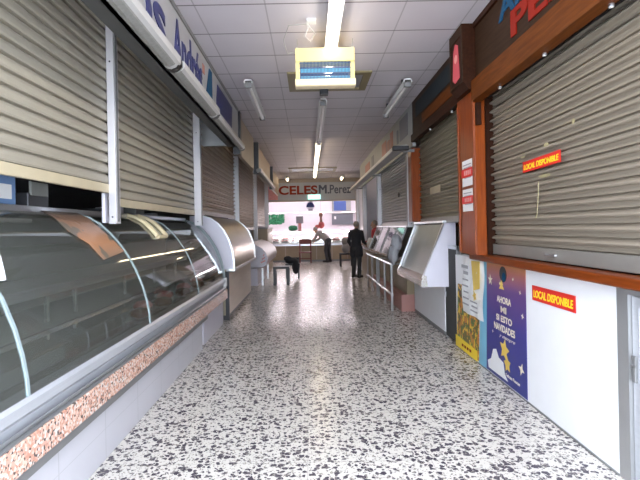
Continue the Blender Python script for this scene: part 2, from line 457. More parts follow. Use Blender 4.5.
def shutter(y0, y1, zb, zt, x, side, m, barm, label, group, kind='round', barh=.075):
    s = 1 if side == 'L' else -1
    t = thing('roller_shutter', label, 'shutter', (x, (y0+y1)/2, zb), group)
    build('slat_curtain', MB().sheet(slat_profile(zb+barh, zt, x, s, kind=kind), y0, y1), m, t)
    mb = MB(); a, b = sorted((x-s*.012, x+s*.022)); mb.box(a, b, y0, y1, zb, zb+barh, .004)
    build('bottom_bar', mb, barm, t)
    return t

def post(x0, x1, y0, y1, z0, z1, label, group, m='post_alu'):
    t = thing('shutter_post', label, 'post', ((x0+x1)/2, (y0+y1)/2, z0), group)
    build('upright', MB().box(x0, x1, y0, y1, z0, z1, .004), m, t)
    s = 1 if x0 > 0 else -1
    xa = x0-.004 if s > 0 else x1
    build('guide_channel', MB().box(min(xa, xa+.004), max(xa, xa+.004), y0+.03, y1-.03, z0+.02, z1-.02), 'mid_grey', t)
    for z in (z0+.06, z1-.5):
        build('bolt', MB().tube([((x0+x1)/2, y0, z), ((x0+x1)/2, y0-.006, z)], .008), 'dark_metal', t)
    return t

GL = 'roller shutters along the left side'
shutter(.66, 4.19, 1.86, CE-.02, -1.75, 'L', 'shutter_beige', 'bar_yellow', 'wide beige roller shutter nearest on the left, half lowered above the curved glass counter', GL)
shutter(4.26, 7.29, 1.75, CE-.02, -1.75, 'L', 'shutter_beige', 'bar_yellow', 'second beige roller shutter on the left, above the far panes of the curved glass counter', GL)
shutter(7.39, 11.25, 1.77, CE-.02, -1.75, 'L', 'shutter_tan', 'bar_grey', 'tan roller shutter on the left above the steel covered counter', GL, kind='ridge')
shutter(11.42, 15.18, 1.50, CE-.02, -1.75, 'L', 'shutter_tan', 'bar_grey', 'tan roller shutter on the left just beyond the steel covered counter', GL, kind='ridge')
shutter(15.36, 19.0, 1.62, CE-.02, -1.75, 'L', 'shutter_tan', 'bar_grey', 'narrow looking tan roller shutter farthest along the left, next to the lit stall', GL, kind='ridge')
GP = 'aluminium posts between the left shutters'
post(-1.734, -1.67, 4.15, 4.25, 1.59, CE, 'aluminium post between the two nearest beige shutters on the left', GP)
post(-1.734, -1.635, 7.26, 7.38, 1.59, CE, 'aluminium post at the far end of the curved glass counter', GP)
post(-1.76, -1.64, 11.28, 11.39, 1.3, CE, 'aluminium post at the far end of the steel covered counter', GP)
post(-1.76, -1.64, 15.22, 15.33, .9, CE, 'aluminium post between the two farthest tan shutters on the left', GP)
post(-1.76, -1.60, 19.0, 19.13, 0, CE, 'aluminium post ending the left row beside the lit stall sign', GP)
# short grey guide behind the first post, seen in the gap under the shutter
tag(build('guide_stub', MB().box(-1.80, -1.77, 4.16, 4.27, 1.60, 1.86, .004), 'lilac'), 'short pale guide piece under the right end of the nearest left shutter', 'guide')

GR = 'roller shutters along the right side'
s1 = shutter(.66, 4.79, 1.225, 2.94, 1.86, 'R', 'shutter_taupe', 'bar_grey', 'big taupe roller shutter with a red sticker, nearest on the right', GR, kind='ridge', barh=.10)
s2 = shutter(5.25, 7.78, 1.56, 2.94, 1.84, 'R', 'shutter_green', 'bar_grey', 'greenish grey roller shutter on the right behind the wooden pillar', GR, kind='ridge')
# marks on the near shutter
build('latch', MB().box(1.820, 1.838, 3.55, 3.72, 1.27, 1.285, .003), 'alu', s1)
for (y, z, w, h) in ((4.08, 2.10, .06, .02), (3.68, 2.12, .04, .02), (3.72, 1.89, .10, .014), (3.3, 2.22, .02, .02)):
    build('paint_smear', MB().ball((1.838, y, z), (.003, w, h), 2, .15), 'paint_yellow', s1, label='yellowish paint smear')
build('paint_drip', MB().tube([(1.832, 3.80, 1.85), (1.832, 3.81, 1.74), (1.832, 3.835, 1.60), (1.832, 3.86, 1.56)], .0035), 'paint_yellow', s1, label='pale paint drip')
build('orange_notice', MB().box(1.808, 1.814, 6.55, 7.10, 1.98, 2.08), 'bar_yellow', s2, label='small orange notice')

def sale_sign(x, y0, y1, z0, z1, label, tilt=0):
    t = thing('sale_sticker', label, 'sticker', (x, (y0+y1)/2, (z0+z1)/2), 'red stickers offering the stall')
    c, s = math.cos(tilt), math.sin(tilt); w, h = (y1-y0), (z1-z0); mb = MB()
    # sheet turned slightly in its own plane
    q = [(-w/2, -h/2), (w/2, -h/2), (w/2, h/2), (-w/2, h/2)]
    q = [((y0+y1)/2-(a*c-b*s), (z0+z1)/2+(a*s+b*c)) for a, b in q]
    mb.prism(q, x-.003, x, axis='X'); build('sticker_sheet', mb, 'sticker_red', t)
    a, b = -w*.46, -h*.30
    lettering('lettering', 'LOCAL DISPONIBLE', 'sticker_yellow', t, 'R', (x-.004, (y0+y1)/2-(a*c-b*s), (z0+z1)/2+(a*s+b*c)), h*.52, w*.92, weight=.025, shear=.12, tilt=tilt, depth=.002)
    return t
sale_sign(1.828, 3.45, 4.06, 1.955, 2.045, 'red sticker with yellow letters stuck on the taupe shutter', tilt=.02)
sale_sign(1.826, 3.29, 3.93, .895, 1.015, 'red sticker with yellow letters on the white panel below the shutter')

# ------------------------------------------------------------------ right: wooden stall front
WG = 'wooden stall fronts on the right'
t = thing('wooden_ledge', 'long orange wooden ledge between the taupe shutter and the white panel', 'ledge', (1.78, 2.9, 1.15))
build('ledge_board', MB().box(1.72, 1.87, .66, 5.16, 1.15, 1.215, .012), 'wood', t)
t = thing('wooden_pillar', 'orange wooden pillar carrying two paper notices, beside the taupe shutter', 'pillar', (1.72, 4.94, 1.2))
build('pillar_core', MB().box(1.65, 1.758, 4.72, 5.24, 1.215, 2.86, .006), 'wood_up', t)
build('shutter_guide', MB().box(1.79, 1.90, 4.80, 4.90, 1.216, 2.9), 'wood_dark', t)
mb = MB()
for y0, y1 in ((4.722, 4.77), (5.19, 5.238)): mb.box(1.640, 1.651, y0, y1, 1.23, 2.8, .004)
build('edge_moulding', mb, 'wood_up', t)
build('corbel', MB().box(1.66, 1.71, 4.68, 4.72, 2.50, 2.72, .004), 'wood_dark', t)
build('rear_block', MB().box(1.762, 1.90, 4.90, 5.16, 1.215, 2.86), 'wood_up', t)
# two notices
def notice(z0, z1, label):
    t = thing('paper_notice', label, 'notice', (1.649, 4.87, z0), 'notices on the wooden pillar')
    h = z1-z0; y0, y1 = 4.79, 5.10
    build('sheet', panel('R', y0, y1, z0, z1, 1.6495, .003), 'paper', t)
    build('red_band', panel('R', y0-.004, y1+.02, z0+h*.34, z0+h*.68, 1.6463, .003), 'sticker_red', t)
    for k in range(4):
        yy = y0+.035+k*.055; build('red_band_print', MB().box(1.6405, 1.6433, yy, yy+.03, z0+h*.42, z0+h*.60), 'pink_line', t)
    mb = MB()
    for k in range(3): mb.box(1.6442, 1.6464, y0+.03, y1-.03-.02*k, z0+h*(.80-.5*(k//2))-.03*(k % 2), z0+h*(.80-.5*(k//2))-.03*(k % 2)+.010)
    build('print_lines', mb, 'paper_line', t)
notice(1.92, 2.19, 'upper white and red notice pasted on the wooden pillar')
notice(1.66, 1.89, 'lower white and red notice pasted on the wooden pillar')

# sign beam over the near shutter
t = thing('shop_fascia', 'brown wooden shop sign with blue and red letters over the taupe shutter', 'shop sign', (1.7, 2.9, 2.7))
build('sign_panel', MB().box(1.67, 1.72, .66, 4.70, 2.92, CE), 'sign_brown', t)
mb = MB(); mb.prism([(1.62, 2.73), (1.62, 2.93), (1.66, 2.96), (1.72, 2.96), (1.72, 2.73)], .66, 4.70)
build('lower_beam', mb, 'wood_beam', t)
build('beam_shade_strip', MB().box(1.815, 1.838, .66, 4.80, 2.79, 2.95), 'black', t)  # added black strip, stands in for the beam's shade on the top slats
build('soffit', MB().box(1.72, 1.93, .66, 4.86, 2.95, 3.0), 'wood_dark', t)
build('top_moulding', MB().box(1.645, 1.67, .66, 4.70, 3.45, CE), 'wood_dark', t)
lettering('blue_lettering', 'AN', 'sky_letter', t, 'R', (1.669, 4.10, 3.24), .19, .62, weight=.02, depth=.01, label='blue letters')
lettering('red_lettering', 'PER', 'red_letter', t, 'R', (1.669, 3.86, 3.02), .21, .98, weight=.03, depth=.01, label='red letters')
for y in (2.65, 3.40, 4.20):
    sp = thing('spotlight', {2.65: 'small spotlight under the brown sign beam, nearest of the three', 3.40: 'small spotlight under the brown sign beam, middle of the three', 4.20: 'small spotlight under the brown sign beam, beside the pillar'}[y], 'spotlight', (1.68, y, 2.73), 'spotlights under the sign beam')
    build('can', MB().tube([(1.70, y, 2.729), (1.70, y, 2.712)], .016, 12), 'alu', sp)
    build('lens', MB().tube([(1.70, y, 2.712), (1.70, y, 2.708)], .012, 12), 'lamp_white', sp)
# pink lit box sign
t = thing('box_sign', 'dark wooden box sign with a pink lit face above the pillar', 'sign', (1.6, 4.87, 2.86))
mb = MB(); mb.prism([(1.545, 2.93), (1.60, 2.86), (1.73, 2.86), (1.73, CE), (1.545, CE)], 4.70, 5.10)
build('box_body', mb, 'wood_dark', t)
build('box_rim', MB().box(1.535, 1.545, 4.70, 5.10, 3.40, CE).box(1.535, 1.545, 4.70, 5.10, 2.93, 2.96).box(1.535, 1.545, 4.70, 4.74, 2.96, 3.40).box(1.535, 1.545, 5.06, 5.10, 2.96, 3.40), 'sign_brown', t)
mb = MB(); mb.prism([(4.80+.0, 3.0), (4.95, 2.98), (5.02, 3.03), (4.99, 3.30), (4.93, 3.38), (4.84, 3.34)], 1.541, 1.546, axis='X')
build('lit_face', mb, 'pink_lit', t)
mb = MB(); mb.ball((1.54, 4.91, 3.22), (.002, .05, .045), 2)
build('pale_emblem', mb, 'pink_line', t)
# second fascia, over the greenish shutter
t = thing('shop_fascia', 'dark wooden sign board with faded letters over the greenish grey shutter', 'shop sign', (1.7, 6.4, 2.85))
build('sign_panel', MB().box(1.69, 1.74, 5.10, 7.66, 2.95, CE), 'sign_brown', t)
mb = MB(); mb.prism([(1.66, 2.86), (1.66, 2.97), (1.69, 2.99), (1.74, 2.99), (1.74, 2.86)], 5.10, 7.66); build('lower_beam', mb, 'wood_dark', t)
build('soffit', MB().box(1.74, 1.93, 5.16, 7.66, 2.95, 2.99), 'wood_dark', t)
build('blue_panel', panel('R', 5.5, 7.4, 3.20, 3.42, 1.689, .006), 'blue_black', t)
build('red_panel', panel('R', 5.5, 7.0, 3.02, 3.16, 1.689, .006), 'wood_beam', t)
for y in (5.6, 6.6):
    sp = thing('spotlight', {5.6: 'tiny spotlight under the dark sign board, nearer one', 6.6: 'tiny spotlight under the dark sign board, farther one'}[y], 'spotlight', (1.7, y, 2.86), 'spotlights under the dark sign board')
    build('can', MB().tube([(1.70, y, 2.859), (1.70, y, 2.84)], .015, 12), 'alu', sp)
    build('lens', MB().tube([(1.70, y, 2.84), (1.70, y, 2.836)], .012, 12), 'lamp_white', sp)
t = thing('wooden_post', 'orange wooden post at the far side of the greenish grey shutter', 'post', (1.76, 8.15, 1.2))
build('upright', MB().box(1.70, 1.84, 7.80, 8.10, 1.59, 2.79, .006), 'wood_up', t)
build('edge_strip', MB().box(1.69, 1.70, 7.82, 7.86, 1.6, 2.78), 'wood_up', t)
tag(build('wooden_rail', MB().box(1.985, 2.0, 5.26, 7.8, 1.50, 1.55, .004), 'wood_dark'), 'dark rail under the greenish grey shutter', 'rail')

# ------------------------------------------------------------------ posters on the right panel
PX = 1.829
t = thing('festive_poster', 'purple and blue festive poster with gold letters on the white panel', 'poster', (PX, 4.5, .02), 'posters on the right panel')
build('sheet', MB().prism([(4.06, .02), (4.99, .02), (4.93, 1.13), (4.05, 1.13)], PX-.004, PX, axis='X'), 'poster_purple', t)
px = PX-.0045
for body, z, y, w, h in (('AHORA', .765, 4.68, .33, .065), ('MI', .675, 4.59, .13, .06), ('SI ESTO', .585, 4.70, .36, .062), ('NAVIDADES', .49, 4.76, .48, .068)):
    lettering('gold_lettering', body, 'cream_print', t, 'R', (px, y, z), h, w, weight=.03, depth=.001)
lettering('script_lettering', 'y siempre', 'cream_print', t, 'R', (px, 4.64, .425), .04, .36, shear=.4, depth=.001)
def star(cy, cz, R, r, n, rot=0): return [(cy+(R if i % 2 == 0 else r)*math.cos(rot+i*PI/n), cz+(R if i % 2 == 0 else r)*math.sin(rot+i*PI/n)) for i in range(2*n)]
for cy, cz, R, n in ((4.84, .96, .06, 5), (4.16, .92, .022, 4), (4.12, .72, .03, 4), (4.16, .25, .06, 4), (4.6, .95, .02, 4), (4.3, 1.02, .018, 4), (4.8, .45, .02, 4)):
    build('star_print', MB().prism(star(cy, cz, R, R*.38, n, .3), px-.001, px, axis='X'), 'cream_print', t)
build('leaf_print', MB().prism(star(4.52, .33, .11, .055, 5, .5), px-.0012, px, axis='X').prism(star(4.46, .21, .08, .045, 5, .2), px-.0012, px, axis='X'), 'gold_print', t)
build('snow_print', MB().prism([(4.45, .05), (4.93, .05), (4.95, .12), (4.86, .16), (4.80, .27), (4.72, .29), (4.66, .22), (4.55, .20), (4.52, .10)], px-.0008, px, axis='X'), 'paper', t)
build('fir_print', MB().prism([(4.50, .90), (4.62, .90), (4.58, .94), (4.60, .94), (4.56, .99), (4.52, .94), (4.54, .94)], px-.001, px, axis='X'), 'gold_print', t)
build('dark_round_print', MB().prism([(4.52+.085*math.cos(a*PI/12), 1.045+.075*math.sin(a*PI/12)) for a in range(24)], px-.001, px, axis='X'), 'black', t)
build('pale_oval_print', MB().prism([(4.50+.04*math.cos(a*PI/12), 1.02+.045*math.sin(a*PI/12)) for a in range(24)], px-.002, px-.001, axis='X'), 'sky_letter', t)
lettering('small_lettering', 'Felices Fiestas', 'cream_print', t, 'R', (px, 4.50, .09), .03, .30, depth=.001)
build('border_strip', MB().prism([(4.99, .02), (5.22, .0), (5.08, 1.13), (4.93, 1.13)], PX-.004, PX, axis='X'), 'poster_cyan', t, label='light blue side strip')
t = thing('jungle_poster', 'green and orange poster with a yellow foot, left of the festive poster', 'poster', (PX, 5.6, .02), 'posters on the right panel')
build('sheet', MB().prism([(5.225, .03), (5.99, .03), (5.90, .80), (5.15, .80)], PX-.0055, PX-.001, axis='X'), 'poster_jungle', t)
build('yellow_foot', MB().prism([(5.26, .012), (6.02, .012), (6.02, .15), (5.26, .13)], PX-.008, PX-.0055, axis='X'), 'sticker_yellow', t)
mb = MB()
for k in range(4): mb.box(PX-.0095, PX-.008, 5.45+k*.09, 5.51+k*.09, .06, .09)
build('foot_print', mb, 'redbrown_letter', t)
t = thing('white_flyer', 'crumpled white flyer with a yellow corner stuck above the green poster', 'flyer', (PX, 5.45, .5), 'posters on the right panel')
mb = MB()
ny, nz_ = 9, 9
vg = [[mb.bm.verts.new((PX-.018-.010*math.sin(i*1.3+j*.7)-.006*((i*j) % 3), 4.98+.68*i/ny+.03*(1-j/nz_), .50+.64*j/nz_)) for j in range(nz_+1)] for i in range(ny+1)]
for i in range(ny):
    for j in range(nz_): mb.bm.faces.new((vg[i][j], vg[i+1][j], vg[i+1][j+1], vg[i][j+1]))
f = build('sheet', mb, 'paper', t); so = f.modifiers.new('s', 'SOLIDIFY'); so.thickness = .002
build('yellow_print', MB().prism([(5.06, .84), (5.24, .80), (5.30, 1.12), (5.04, 1.13)], PX-.040, PX-.036, axis='X').prism(star(5.22, .74, .06, .03, 5), PX-.040, PX-.036, axis='X'), 'gold_print', t)
mb = MB()
for k in range(7): mb.box(PX-.040, PX-.036, 5.42, 5.64-.03*(k % 3), .60+.07*k, .60+.07*k+.016+(.02 if k > 4 else 0))
build('print_lines', mb, 'paper_line', t)
mb = MB()
for k in range(3): mb.box(PX-.040, PX-.036, 5.14, 5.36-.04*(k % 2), .56+.05*k, .575+.05*k)
build('small_print_lines', mb, 'paper_line', t)

# ------------------------------------------------------------------ right: steel booth and the counters beyond
t = thing('steel_booth', 'white and steel kiosk counter with a slanted closed hood, past the wooden pillar', 'kiosk', (1.7, 7.2, 0))
build('base_panel', MB().box(1.84, 1.95, 6.55, 8.44, 0.06, .70, .004), 'wall_white', t)
build('kick_strip', MB().box(1.845, 1.94, 6.55, 8.44, 0, .06), 'mid_grey', t)
hood = [(1.50, .70), (1.50, .80), (1.80, 1.55), (1.95, 1.55), (1.95, .70)]
build('end_panel', MB().prism(hood, 6.36, 6.39), 'lilac', t)
build('end_panel', MB().prism(hood, 8.05, 8.08), 'lilac', t)
build('slanted_front', MB().prism([(1.515, .80), (1.805, 1.535), (1.83, 1.535), (1.54, .80)], 6.39, 8.05), 'hood_face', t)
build('inner_lining', MB().prism([(1.56, .80), (1.85, 1.53), (1.95, 1.53), (1.95, .80)], 6.39, 8.05), 'shelf_steel', t)
build('top_rim', MB().box(1.77, 1.97, 6.33, 8.10, 1.55, 1.585, .006), 'alu', t)
build('lower_rim', MB().prism([(1.475, .71), (1.475, .79), (1.52, .86), (1.545, .85), (1.56, .71)], 6.34, 8.09), 'steel', t)
for ya, yb in ((6.345, 6.40), (8.04, 8.09)): build('front_frame', MB().prism([(1.492, .82), (1.785, 1.55), (1.80, 1.55), (1.508, .82)], ya, yb), 'alu', t)
t = thing('steel_side_door', 'dark steel panel door with a pale frame between the kiosk and the posters', 'cabinet door', (1.9, 6.27, 0))
build('leaf', MB().box(1.845, 1.90, 6.03, 6.52, .03, 1.21), 'door_dark', t)
build('rim', MB().box(1.85, 1.90, 6.50, 6.54, 0, 1.24).box(1.85, 1.90, 6.0, 6.03, 0, 1.24).box(1.84, 1.92, 6.0, 6.54, 1.21, 1.25), 'alu', t)
build('hinge', MB().box(1.835, 1.855, 6.49, 6.53, .55, .62, .004), 'alu', t)

def rail_counter(y0, y1, label, near=True):
    t = thing('glass_counter', label, 'counter', (1.7, (y0+y1)/2, 0), 'slanted glass counters on the right')
    build('base', MB().box(1.72, 1.95, y0, y1, .30, .92, .004), 'olive_base', t)
    build('plinth', MB().box(1.62, 1.95, y0, y1, 0, .30, .004), 'pink_wall', t)
    build('worktop', MB().box(1.52, 1.95, y0, y1, .92, .97, .006), 'steel', t)
    build('slanted_glass', MB().prism([(1.53, .97), (1.74, 1.50), (1.755, 1.50), (1.545, .97)], y0+.03, y1-.03), 'glass_dull', t)
    build('top_rim', MB().box(1.72, 1.95, y0, y1, 1.50, 1.53, .004), 'alu', t)
    n = 3
    for k in range(n):
        yy = y0+(y1-y0-.05)*k/(n-1)
        build('frame_bar', MB().prism([(1.515, .97), (1.73, 1.51), (1.755, 1.51), (1.54, .97)], yy, yy+.04), 'mid_grey', t)
    build('back_lining', MB().box(1.85, 1.95, y0+.02, y1-.02, .97, 1.50), 'shelf_steel', t)
    for z in (.84, .30):
        build('bumper_rail', MB().tube([(1.46, y0, z), (1.46, y1, z)], .022, 10), 'alu', t)
    for k in range(3):
        yy = y0+.1+(y1-y0-.2)*k/2
        build('rail_post', MB().tube([(1.47, yy, 0), (1.47, yy, .86)], .022, 8), 'alu', t)
        build('rail_arm', MB().tube([(1.46, yy, .84), (1.72, yy, .84)], .014, 8), 'alu', t)
    return t
rail_counter(8.5, 10.3, 'slanted glass counter with steel bumper rails, just beyond the kiosk')
rail_counter(10.36, 12.2, 'slanted glass counter with steel bumper rails, next to the white plastic bag')
t = thing('low_counter', 'low pale counter carrying a white bag, beside the person in the dark coat', 'counter', (1.75, 13, 0))
build('base', MB().box(1.66, 1.80, 12.28, 15.2, 0, .86, .004), 'olive_base', t)
build('worktop', MB().box(1.64, 1.82, 12.26, 15.22, .86, .90, .006), 'lilac', t)
# crumpled clear sheet hanging on the near end
mb = MB()
mb.ball((1.46, 8.33, 1.02), (.09, .10, .16), 3, .16); mb.ball((1.52, 8.36, 1.22), (.09, .09, .16), 3, .16)
tag(build('plastic_cover', mb, 'bag_grey', smooth=True), 'crumpled grey plastic bundle hanging at the far end of the kiosk', 'bundle')
mb = MB(); mb.ball((1.73, 13.5, .90+.15), (.11, .14, .16), 3, .1)
tag(build('carrier_bag', mb, 'bag_white', smooth=True), 'white plastic bag on the counter beside the dark coat', 'bag')
for k, (y, lab) in enumerate(((8.38, 'first bright steel post along the right side, beyond the wooden post'), (12.0, 'second bright steel post along the right side, past the grey shutter'), (15.3, 'third bright steel post along the right side'), (17.3, 'fourth bright steel post, last on the right before the lit stall'))):
    post(1.74, 1.86, y, y+.14, 1.5 if y < 13 else .0, 2.95, lab, 'steel posts on the right')
t = thing('grey_shutter', 'smooth dark grey shutter between the first two steel posts on the right', 'shutter', (1.84, 10, 1.5))
build('curtain', MB().sheet(slat_profile(1.58, 2.95, 1.84, -1, pitch=.06), 8.56, 11.98), 'grey_panel', t)
build('bottom_bar', MB().box(1.82, 1.86, 8.56, 11.98, 1.53, 1.59, .004), 'bar_grey', t)
build('lock', MB().ball((1.815, 9.6, 2.15), (.02, .05, .05), 2), 'black', t)
t = thing('back_cabinet', 'tan wooden cabinet in the open stall on the right', 'cabinet', (2.6, 13, 0))
build('carcass', MB().box(2.5, 3.0, 11.8, 14.8, 0, 2.6, .006), 'wall_tan', t)
build('door', MB().box(2.48, 2.5, 11.9, 13.2, .1, 2.5, .004), 'wall_tan', t)
build('door', MB().box(2.48, 2.5, 13.3, 14.7, .1, 2.5, .004), 'wood', t, label='orange brown door')
tag(build('partition_panel', MB().box(1.84, 1.90, 15.46, 17.28, 0, 2.95), 'lilac'), 'pale panel between the third and fourth steel posts on the right', 'panel')
tag(build('side_panel', MB().box(1.86, 1.92, 17.46, 18.9, 0, 2.95), 'wall_tan'), 'tan panel at the far right end of the aisle', 'panel')
# awning tray and faded sign on the right
t = thing('awning', 'long pale awning tray with a black end cap along the right side', 'awning', (1.5, 11, 2.68))
build('tray', MB().prism([(1.31, 2.68), (1.31, 2.72), (1.36, 2.74), (1.52, 2.76), (1.52, 2.72)], 7.25, 15.2), 'awning', t)
build('front_lip', MB().box(1.295, 1.31, 7.25, 15.2, 2.67, 2.725), 'lamp_white', t)
for y in (7.6, 11.2, 14.9): build('arm', MB().box(1.50, 1.70, y, y+.04, 2.70, 2.74), 'mid_grey', t)
build('end_cap', MB().box(1.28, 1.53, 7.17, 7.25, 2.66, 2.73, .015), 'black', t)
t = thing('shop_fascia', 'grey sign board with faded red and grey print above the awning tray', 'shop sign', (1.7, 11, 2.8))
build('sign_panel', MB().box(1.69, 1.74, 7.68, 15.5, 2.80, CE), 'sign_grey', t)
for (a, b, z0, z1) in ((8.0, 8.7, 3.05, 3.42), (8.85, 9.0, 3.05, 3.3), (12.2, 12.6, 3.0, 3.35)): build('grey_print', MB().box(1.680, 1.688, a, b, z0, z1), 'faded_grey', t)
for (a, b, z0, z1) in ((9.4, 9.7, 3.0, 3.4), (9.8, 10.1, 2.98, 3.3), (10.2, 10.8, 3.0, 3.36), (13, 14, 3.0, 3.3)): build('red_print', MB().box(1.680, 1.688, a, b, z0, z1), 'faded_red', t)

# ------------------------------------------------------------------ left: sign and awning cassettes
t = thing('shop_fascia', 'white sign board with dark blue letters along the left ceiling edge', 'shop sign', (-1.12, 4.5, 2.95))
build('sign_panel', MB().box(-1.20, -1.14, .7, 7.85, 2.88, CE), 'sign_white', t)
build('top_rim', MB().box(-1.14, -1.125, .7, 7.85, CE-.04, CE), 'mid_grey', t)
lettering('lettering', 'inos', 'blue_letter', t, 'L', (-1.139, 2.45, 2.98), .42, 1.45, weight=.02, depth=.006)
lettering('lettering', 'Andrés', 'blue_letter', t, 'L', (-1.139, 4.12, 2.98), .42, 1.12, weight=.02, depth=.006)
build('brown_mark', panel('L', 5.27, 5.36, 3.26, 3.36, -1.14, .006), 'faded_red', t)
build('emblem', MB().prism([(5.38, 2.98), (5.62, 3.42), (5.78, 3.42), (5.78, 2.98)], -1.14, -1.134, axis='X'), 'sky_letter', t, label='blue triangular emblem')
build('blue_block', MB().prism([(5.98, 2.96), (7.2, 2.96), (7.3, 3.38), (6.12, 3.38)], -1.14, -1.134, axis='X'), 'blue_letter', t, label='blue slanted block')
build('soffit_board', MB().box(-1.31, -1.14, .7, 7.85, 2.88, 2.905), 'soffit_dark', t)
build('end_return', MB().box(-1.75, -1.14, 7.85, 7.92, 2.90, CE), 'sign_grey', t)

def cassette(y0, y1, x, z, label, s=1.0):
    t = thing('awning_cassette', label, 'awning', (x, (y0+y1)/2, z), 'awning cassettes on the left')
    prof = [(x+s*a, z+s*b) for a, b in ((-.11, .05), (-.11, -.04), (-.08, -.085), (-.02, -.095), (.04, -.07), (.075, -.02), (.075, .055), (.03, .08), (-.06, .08))]
    build('roll', MB().prism(prof, y0, y1-.12), 'awning_grey', t)
    build('front_lip', MB().prism([(x+s*a, z+s*b) for a, b in ((.05, -.055), (.095, -.025), (.095, .07), (.06, .08), (.06, -.02))], y0, y1-.10), 'awning', t)
    build('end_cap', MB().prism([(x+(a-x)*1.12, z+(b-z)*1.12) for a, b in prof], y1-.12, y1-.04), 'black', t)
    build('end_ring', MB().prism([(x+(a-x)*1.04, z+(b-z)*1.04) for a, b in prof], y1-.17, y1-.12), 'awning', t)
    return t
cassette(.75, 3.98, -1.071, 2.885, 'white awning cassette on the left, nearest of the row', .62)
cassette(3.98, 5.68, -1.071, 2.885, 'short white awning cassette on the left, between two black caps', .62)
cassette(5.68, 8.05, -1.084, 2.88, 'slim white awning cassette on the left, ending before the tan sign boards', .5)
cassette(10.6, 15.2, -1.08, 2.82, 'pale awning cassette on the left under the tan sign boards', .55)
GT = 'tan sign boards on the left'
for y0, y1, lab in ((8.0, 10.3, 'tan sign board on the left above the steel covered counter'), (10.9, 14.6, 'tan sign board on the left, second from the blue lettered sign'), (15.2, 18.6, 'tan sign board on the left, next to the lit stall sign')):
    t = thing('sign_board', lab, 'sign', (-1.2, (y0+y1)/2, 2.8), GT)
    build('board', MB().box(-1.22, -1.16, y0+.15, y1, 2.80, CE-.03), 'sign_tan', t)
    build('end_frame', MB().box(-1.24, -1.12, y0, y0+.15, 2.78, CE), 'dark_metal', t)

# ------------------------------------------------------------------ left: curved glass counter
prof = [(-1.385, .715), (-1.390, .80), (-1.41, .92), (-1.445, 1.05), (-1.50, 1.19), (-1.56, 1.305), (-1.63, 1.41), (-1.71, 1.505), (-1.80, 1.59), (-1.90, 1.65), (-2.02, 1.685)]
Y0, Y1 = .70, 7.76
t = thing('display_counter', 'long refrigerated counter with curved glass and a pink granite edge along the left', 'counter', (-1.7, 4.2, 0))
build('tiled_base', MB().box(-2.4, -1.39, Y0, 6.1, 0, .40), 'base_tiles', t)
build('grey_base', MB().box(-2.4, -1.42, 6.32, Y1-.02, 0, .40), 'lilac', t)
build('base_recess', MB().box(-2.4, -1.50, 6.1, 6.32, 0, .40), 'dark_metal', t)
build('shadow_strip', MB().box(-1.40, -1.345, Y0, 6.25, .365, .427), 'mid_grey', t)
build('granite_ledge', MB().box(-1.50, -1.325, Y0, Y1-.1, .425, .57, .006), 'granite', t)
build('ledge_top', MB().box(-1.50, -1.335, Y0, Y1-.1, .57, .578), 'mid_grey', t)
build('lower_rail', MB().prism([(-1.47, .578), (-1.40, .578), (-1.395, .63), (-1.365, .66), (-1.362, .71), (-1.38, .728), (-1.47, .728)], Y0, Y1), 'pale_alu', t)
build('bright_trim', MB().tube([(-1.367, Y0, .588), (-1.367, Y1-.02, .588)], .010, 8), 'alu', t)
seams = [Y0+.02, 2.33, 4.12, 5.93, Y1-.05]
for a, b in zip(seams, seams[1:]):
    build('glass_pane', MB().sheet(prof, a+.006, b-.006), 'glass', t, smooth=True)
for i, y in enumerate(seams[1:-1]):
    w = .022 if i < 2 else .008
    inner = [(x-.004, z-.003) for x, z in prof]
    outp = [(x+.006, z+.005) for x, z in prof]
    build('glass_edge_strip', MB().prism(inner+outp[::-1], y-w/2, y+w/2), 'glass_edge', t)
# far end panel and its rim
build('end_panel', MB().prism([(-2.4, .62)]+[(x-.006, z-.004) for x, z in prof]+[(-2.4, 1.685)], Y1-.04, Y1), 'glass_dull', t)
build('end_rim', MB().prism([(x-.03, z-.02) for x, z in prof]+[(x+.012, z+.01) for x, z in prof][::-1], Y1-.05, Y1+.01), 'glass_edge', t)
build('corner_clip', MB().box(-1.40, -1.35, Y1-.08, Y1+.02, .60, .74, .008), 'lamp_white', t)
build('inner_deck', MB().prism([(-1.47, .60), (-1.47, .66), (-2.30, .80), (-2.30, .60)], Y0, Y1-.05), 'case_inner', t)
build('back_wall', MB().box(-2.40, -2.32, Y0, Y1-.05, .40, 1.68), 'case_inner', t)
build('near_end', MB().box(-2.40, -1.40, Y0-.02, Y0, .40, .66), 'case_inner', t)
build('top_board', MB().box(-2.42, -2.01, Y0, Y1, 1.675, 1.71, .004), 'shelf_steel', t)
build('top_rim', MB().box(-2.03, -2.0, Y0, Y1, 1.675, 1.72, .004), 'alu', t)
sh = build('inner_shelf', MB().box(-2.32, -1.80, 1.2, 6.9, 1.13, 1.155), 'shelf_steel', t)
build('shelf_front', MB().box(-1.80, -1.775, 1.2, 6.9, 1.10, 1.16), 'alu', sh)
sh2 = build('inner_shelf', MB().box(-2.32, -1.68, 1.0, 7.3, .89, .905), 'shelf_steel', t)
build('shelf_front', MB().box(-1.68, -1.66, 1.0, 7.3, .88, .91), 'mid_grey', sh2)
for y in (1.6, 2.6, 3.3, 3.7, 4.7, 5.6, 6.5):
    build('shelf_bracket', MB().box(-1.84, -1.82, y, y+.03, .78, 1.13), 'shelf_steel', t)
lampt = build('lamp_strip', MB().tube([(-1.98, .9, 1.61), (-1.98, 3.4, 1.61)], .016, 8), 'lamp_white', t)
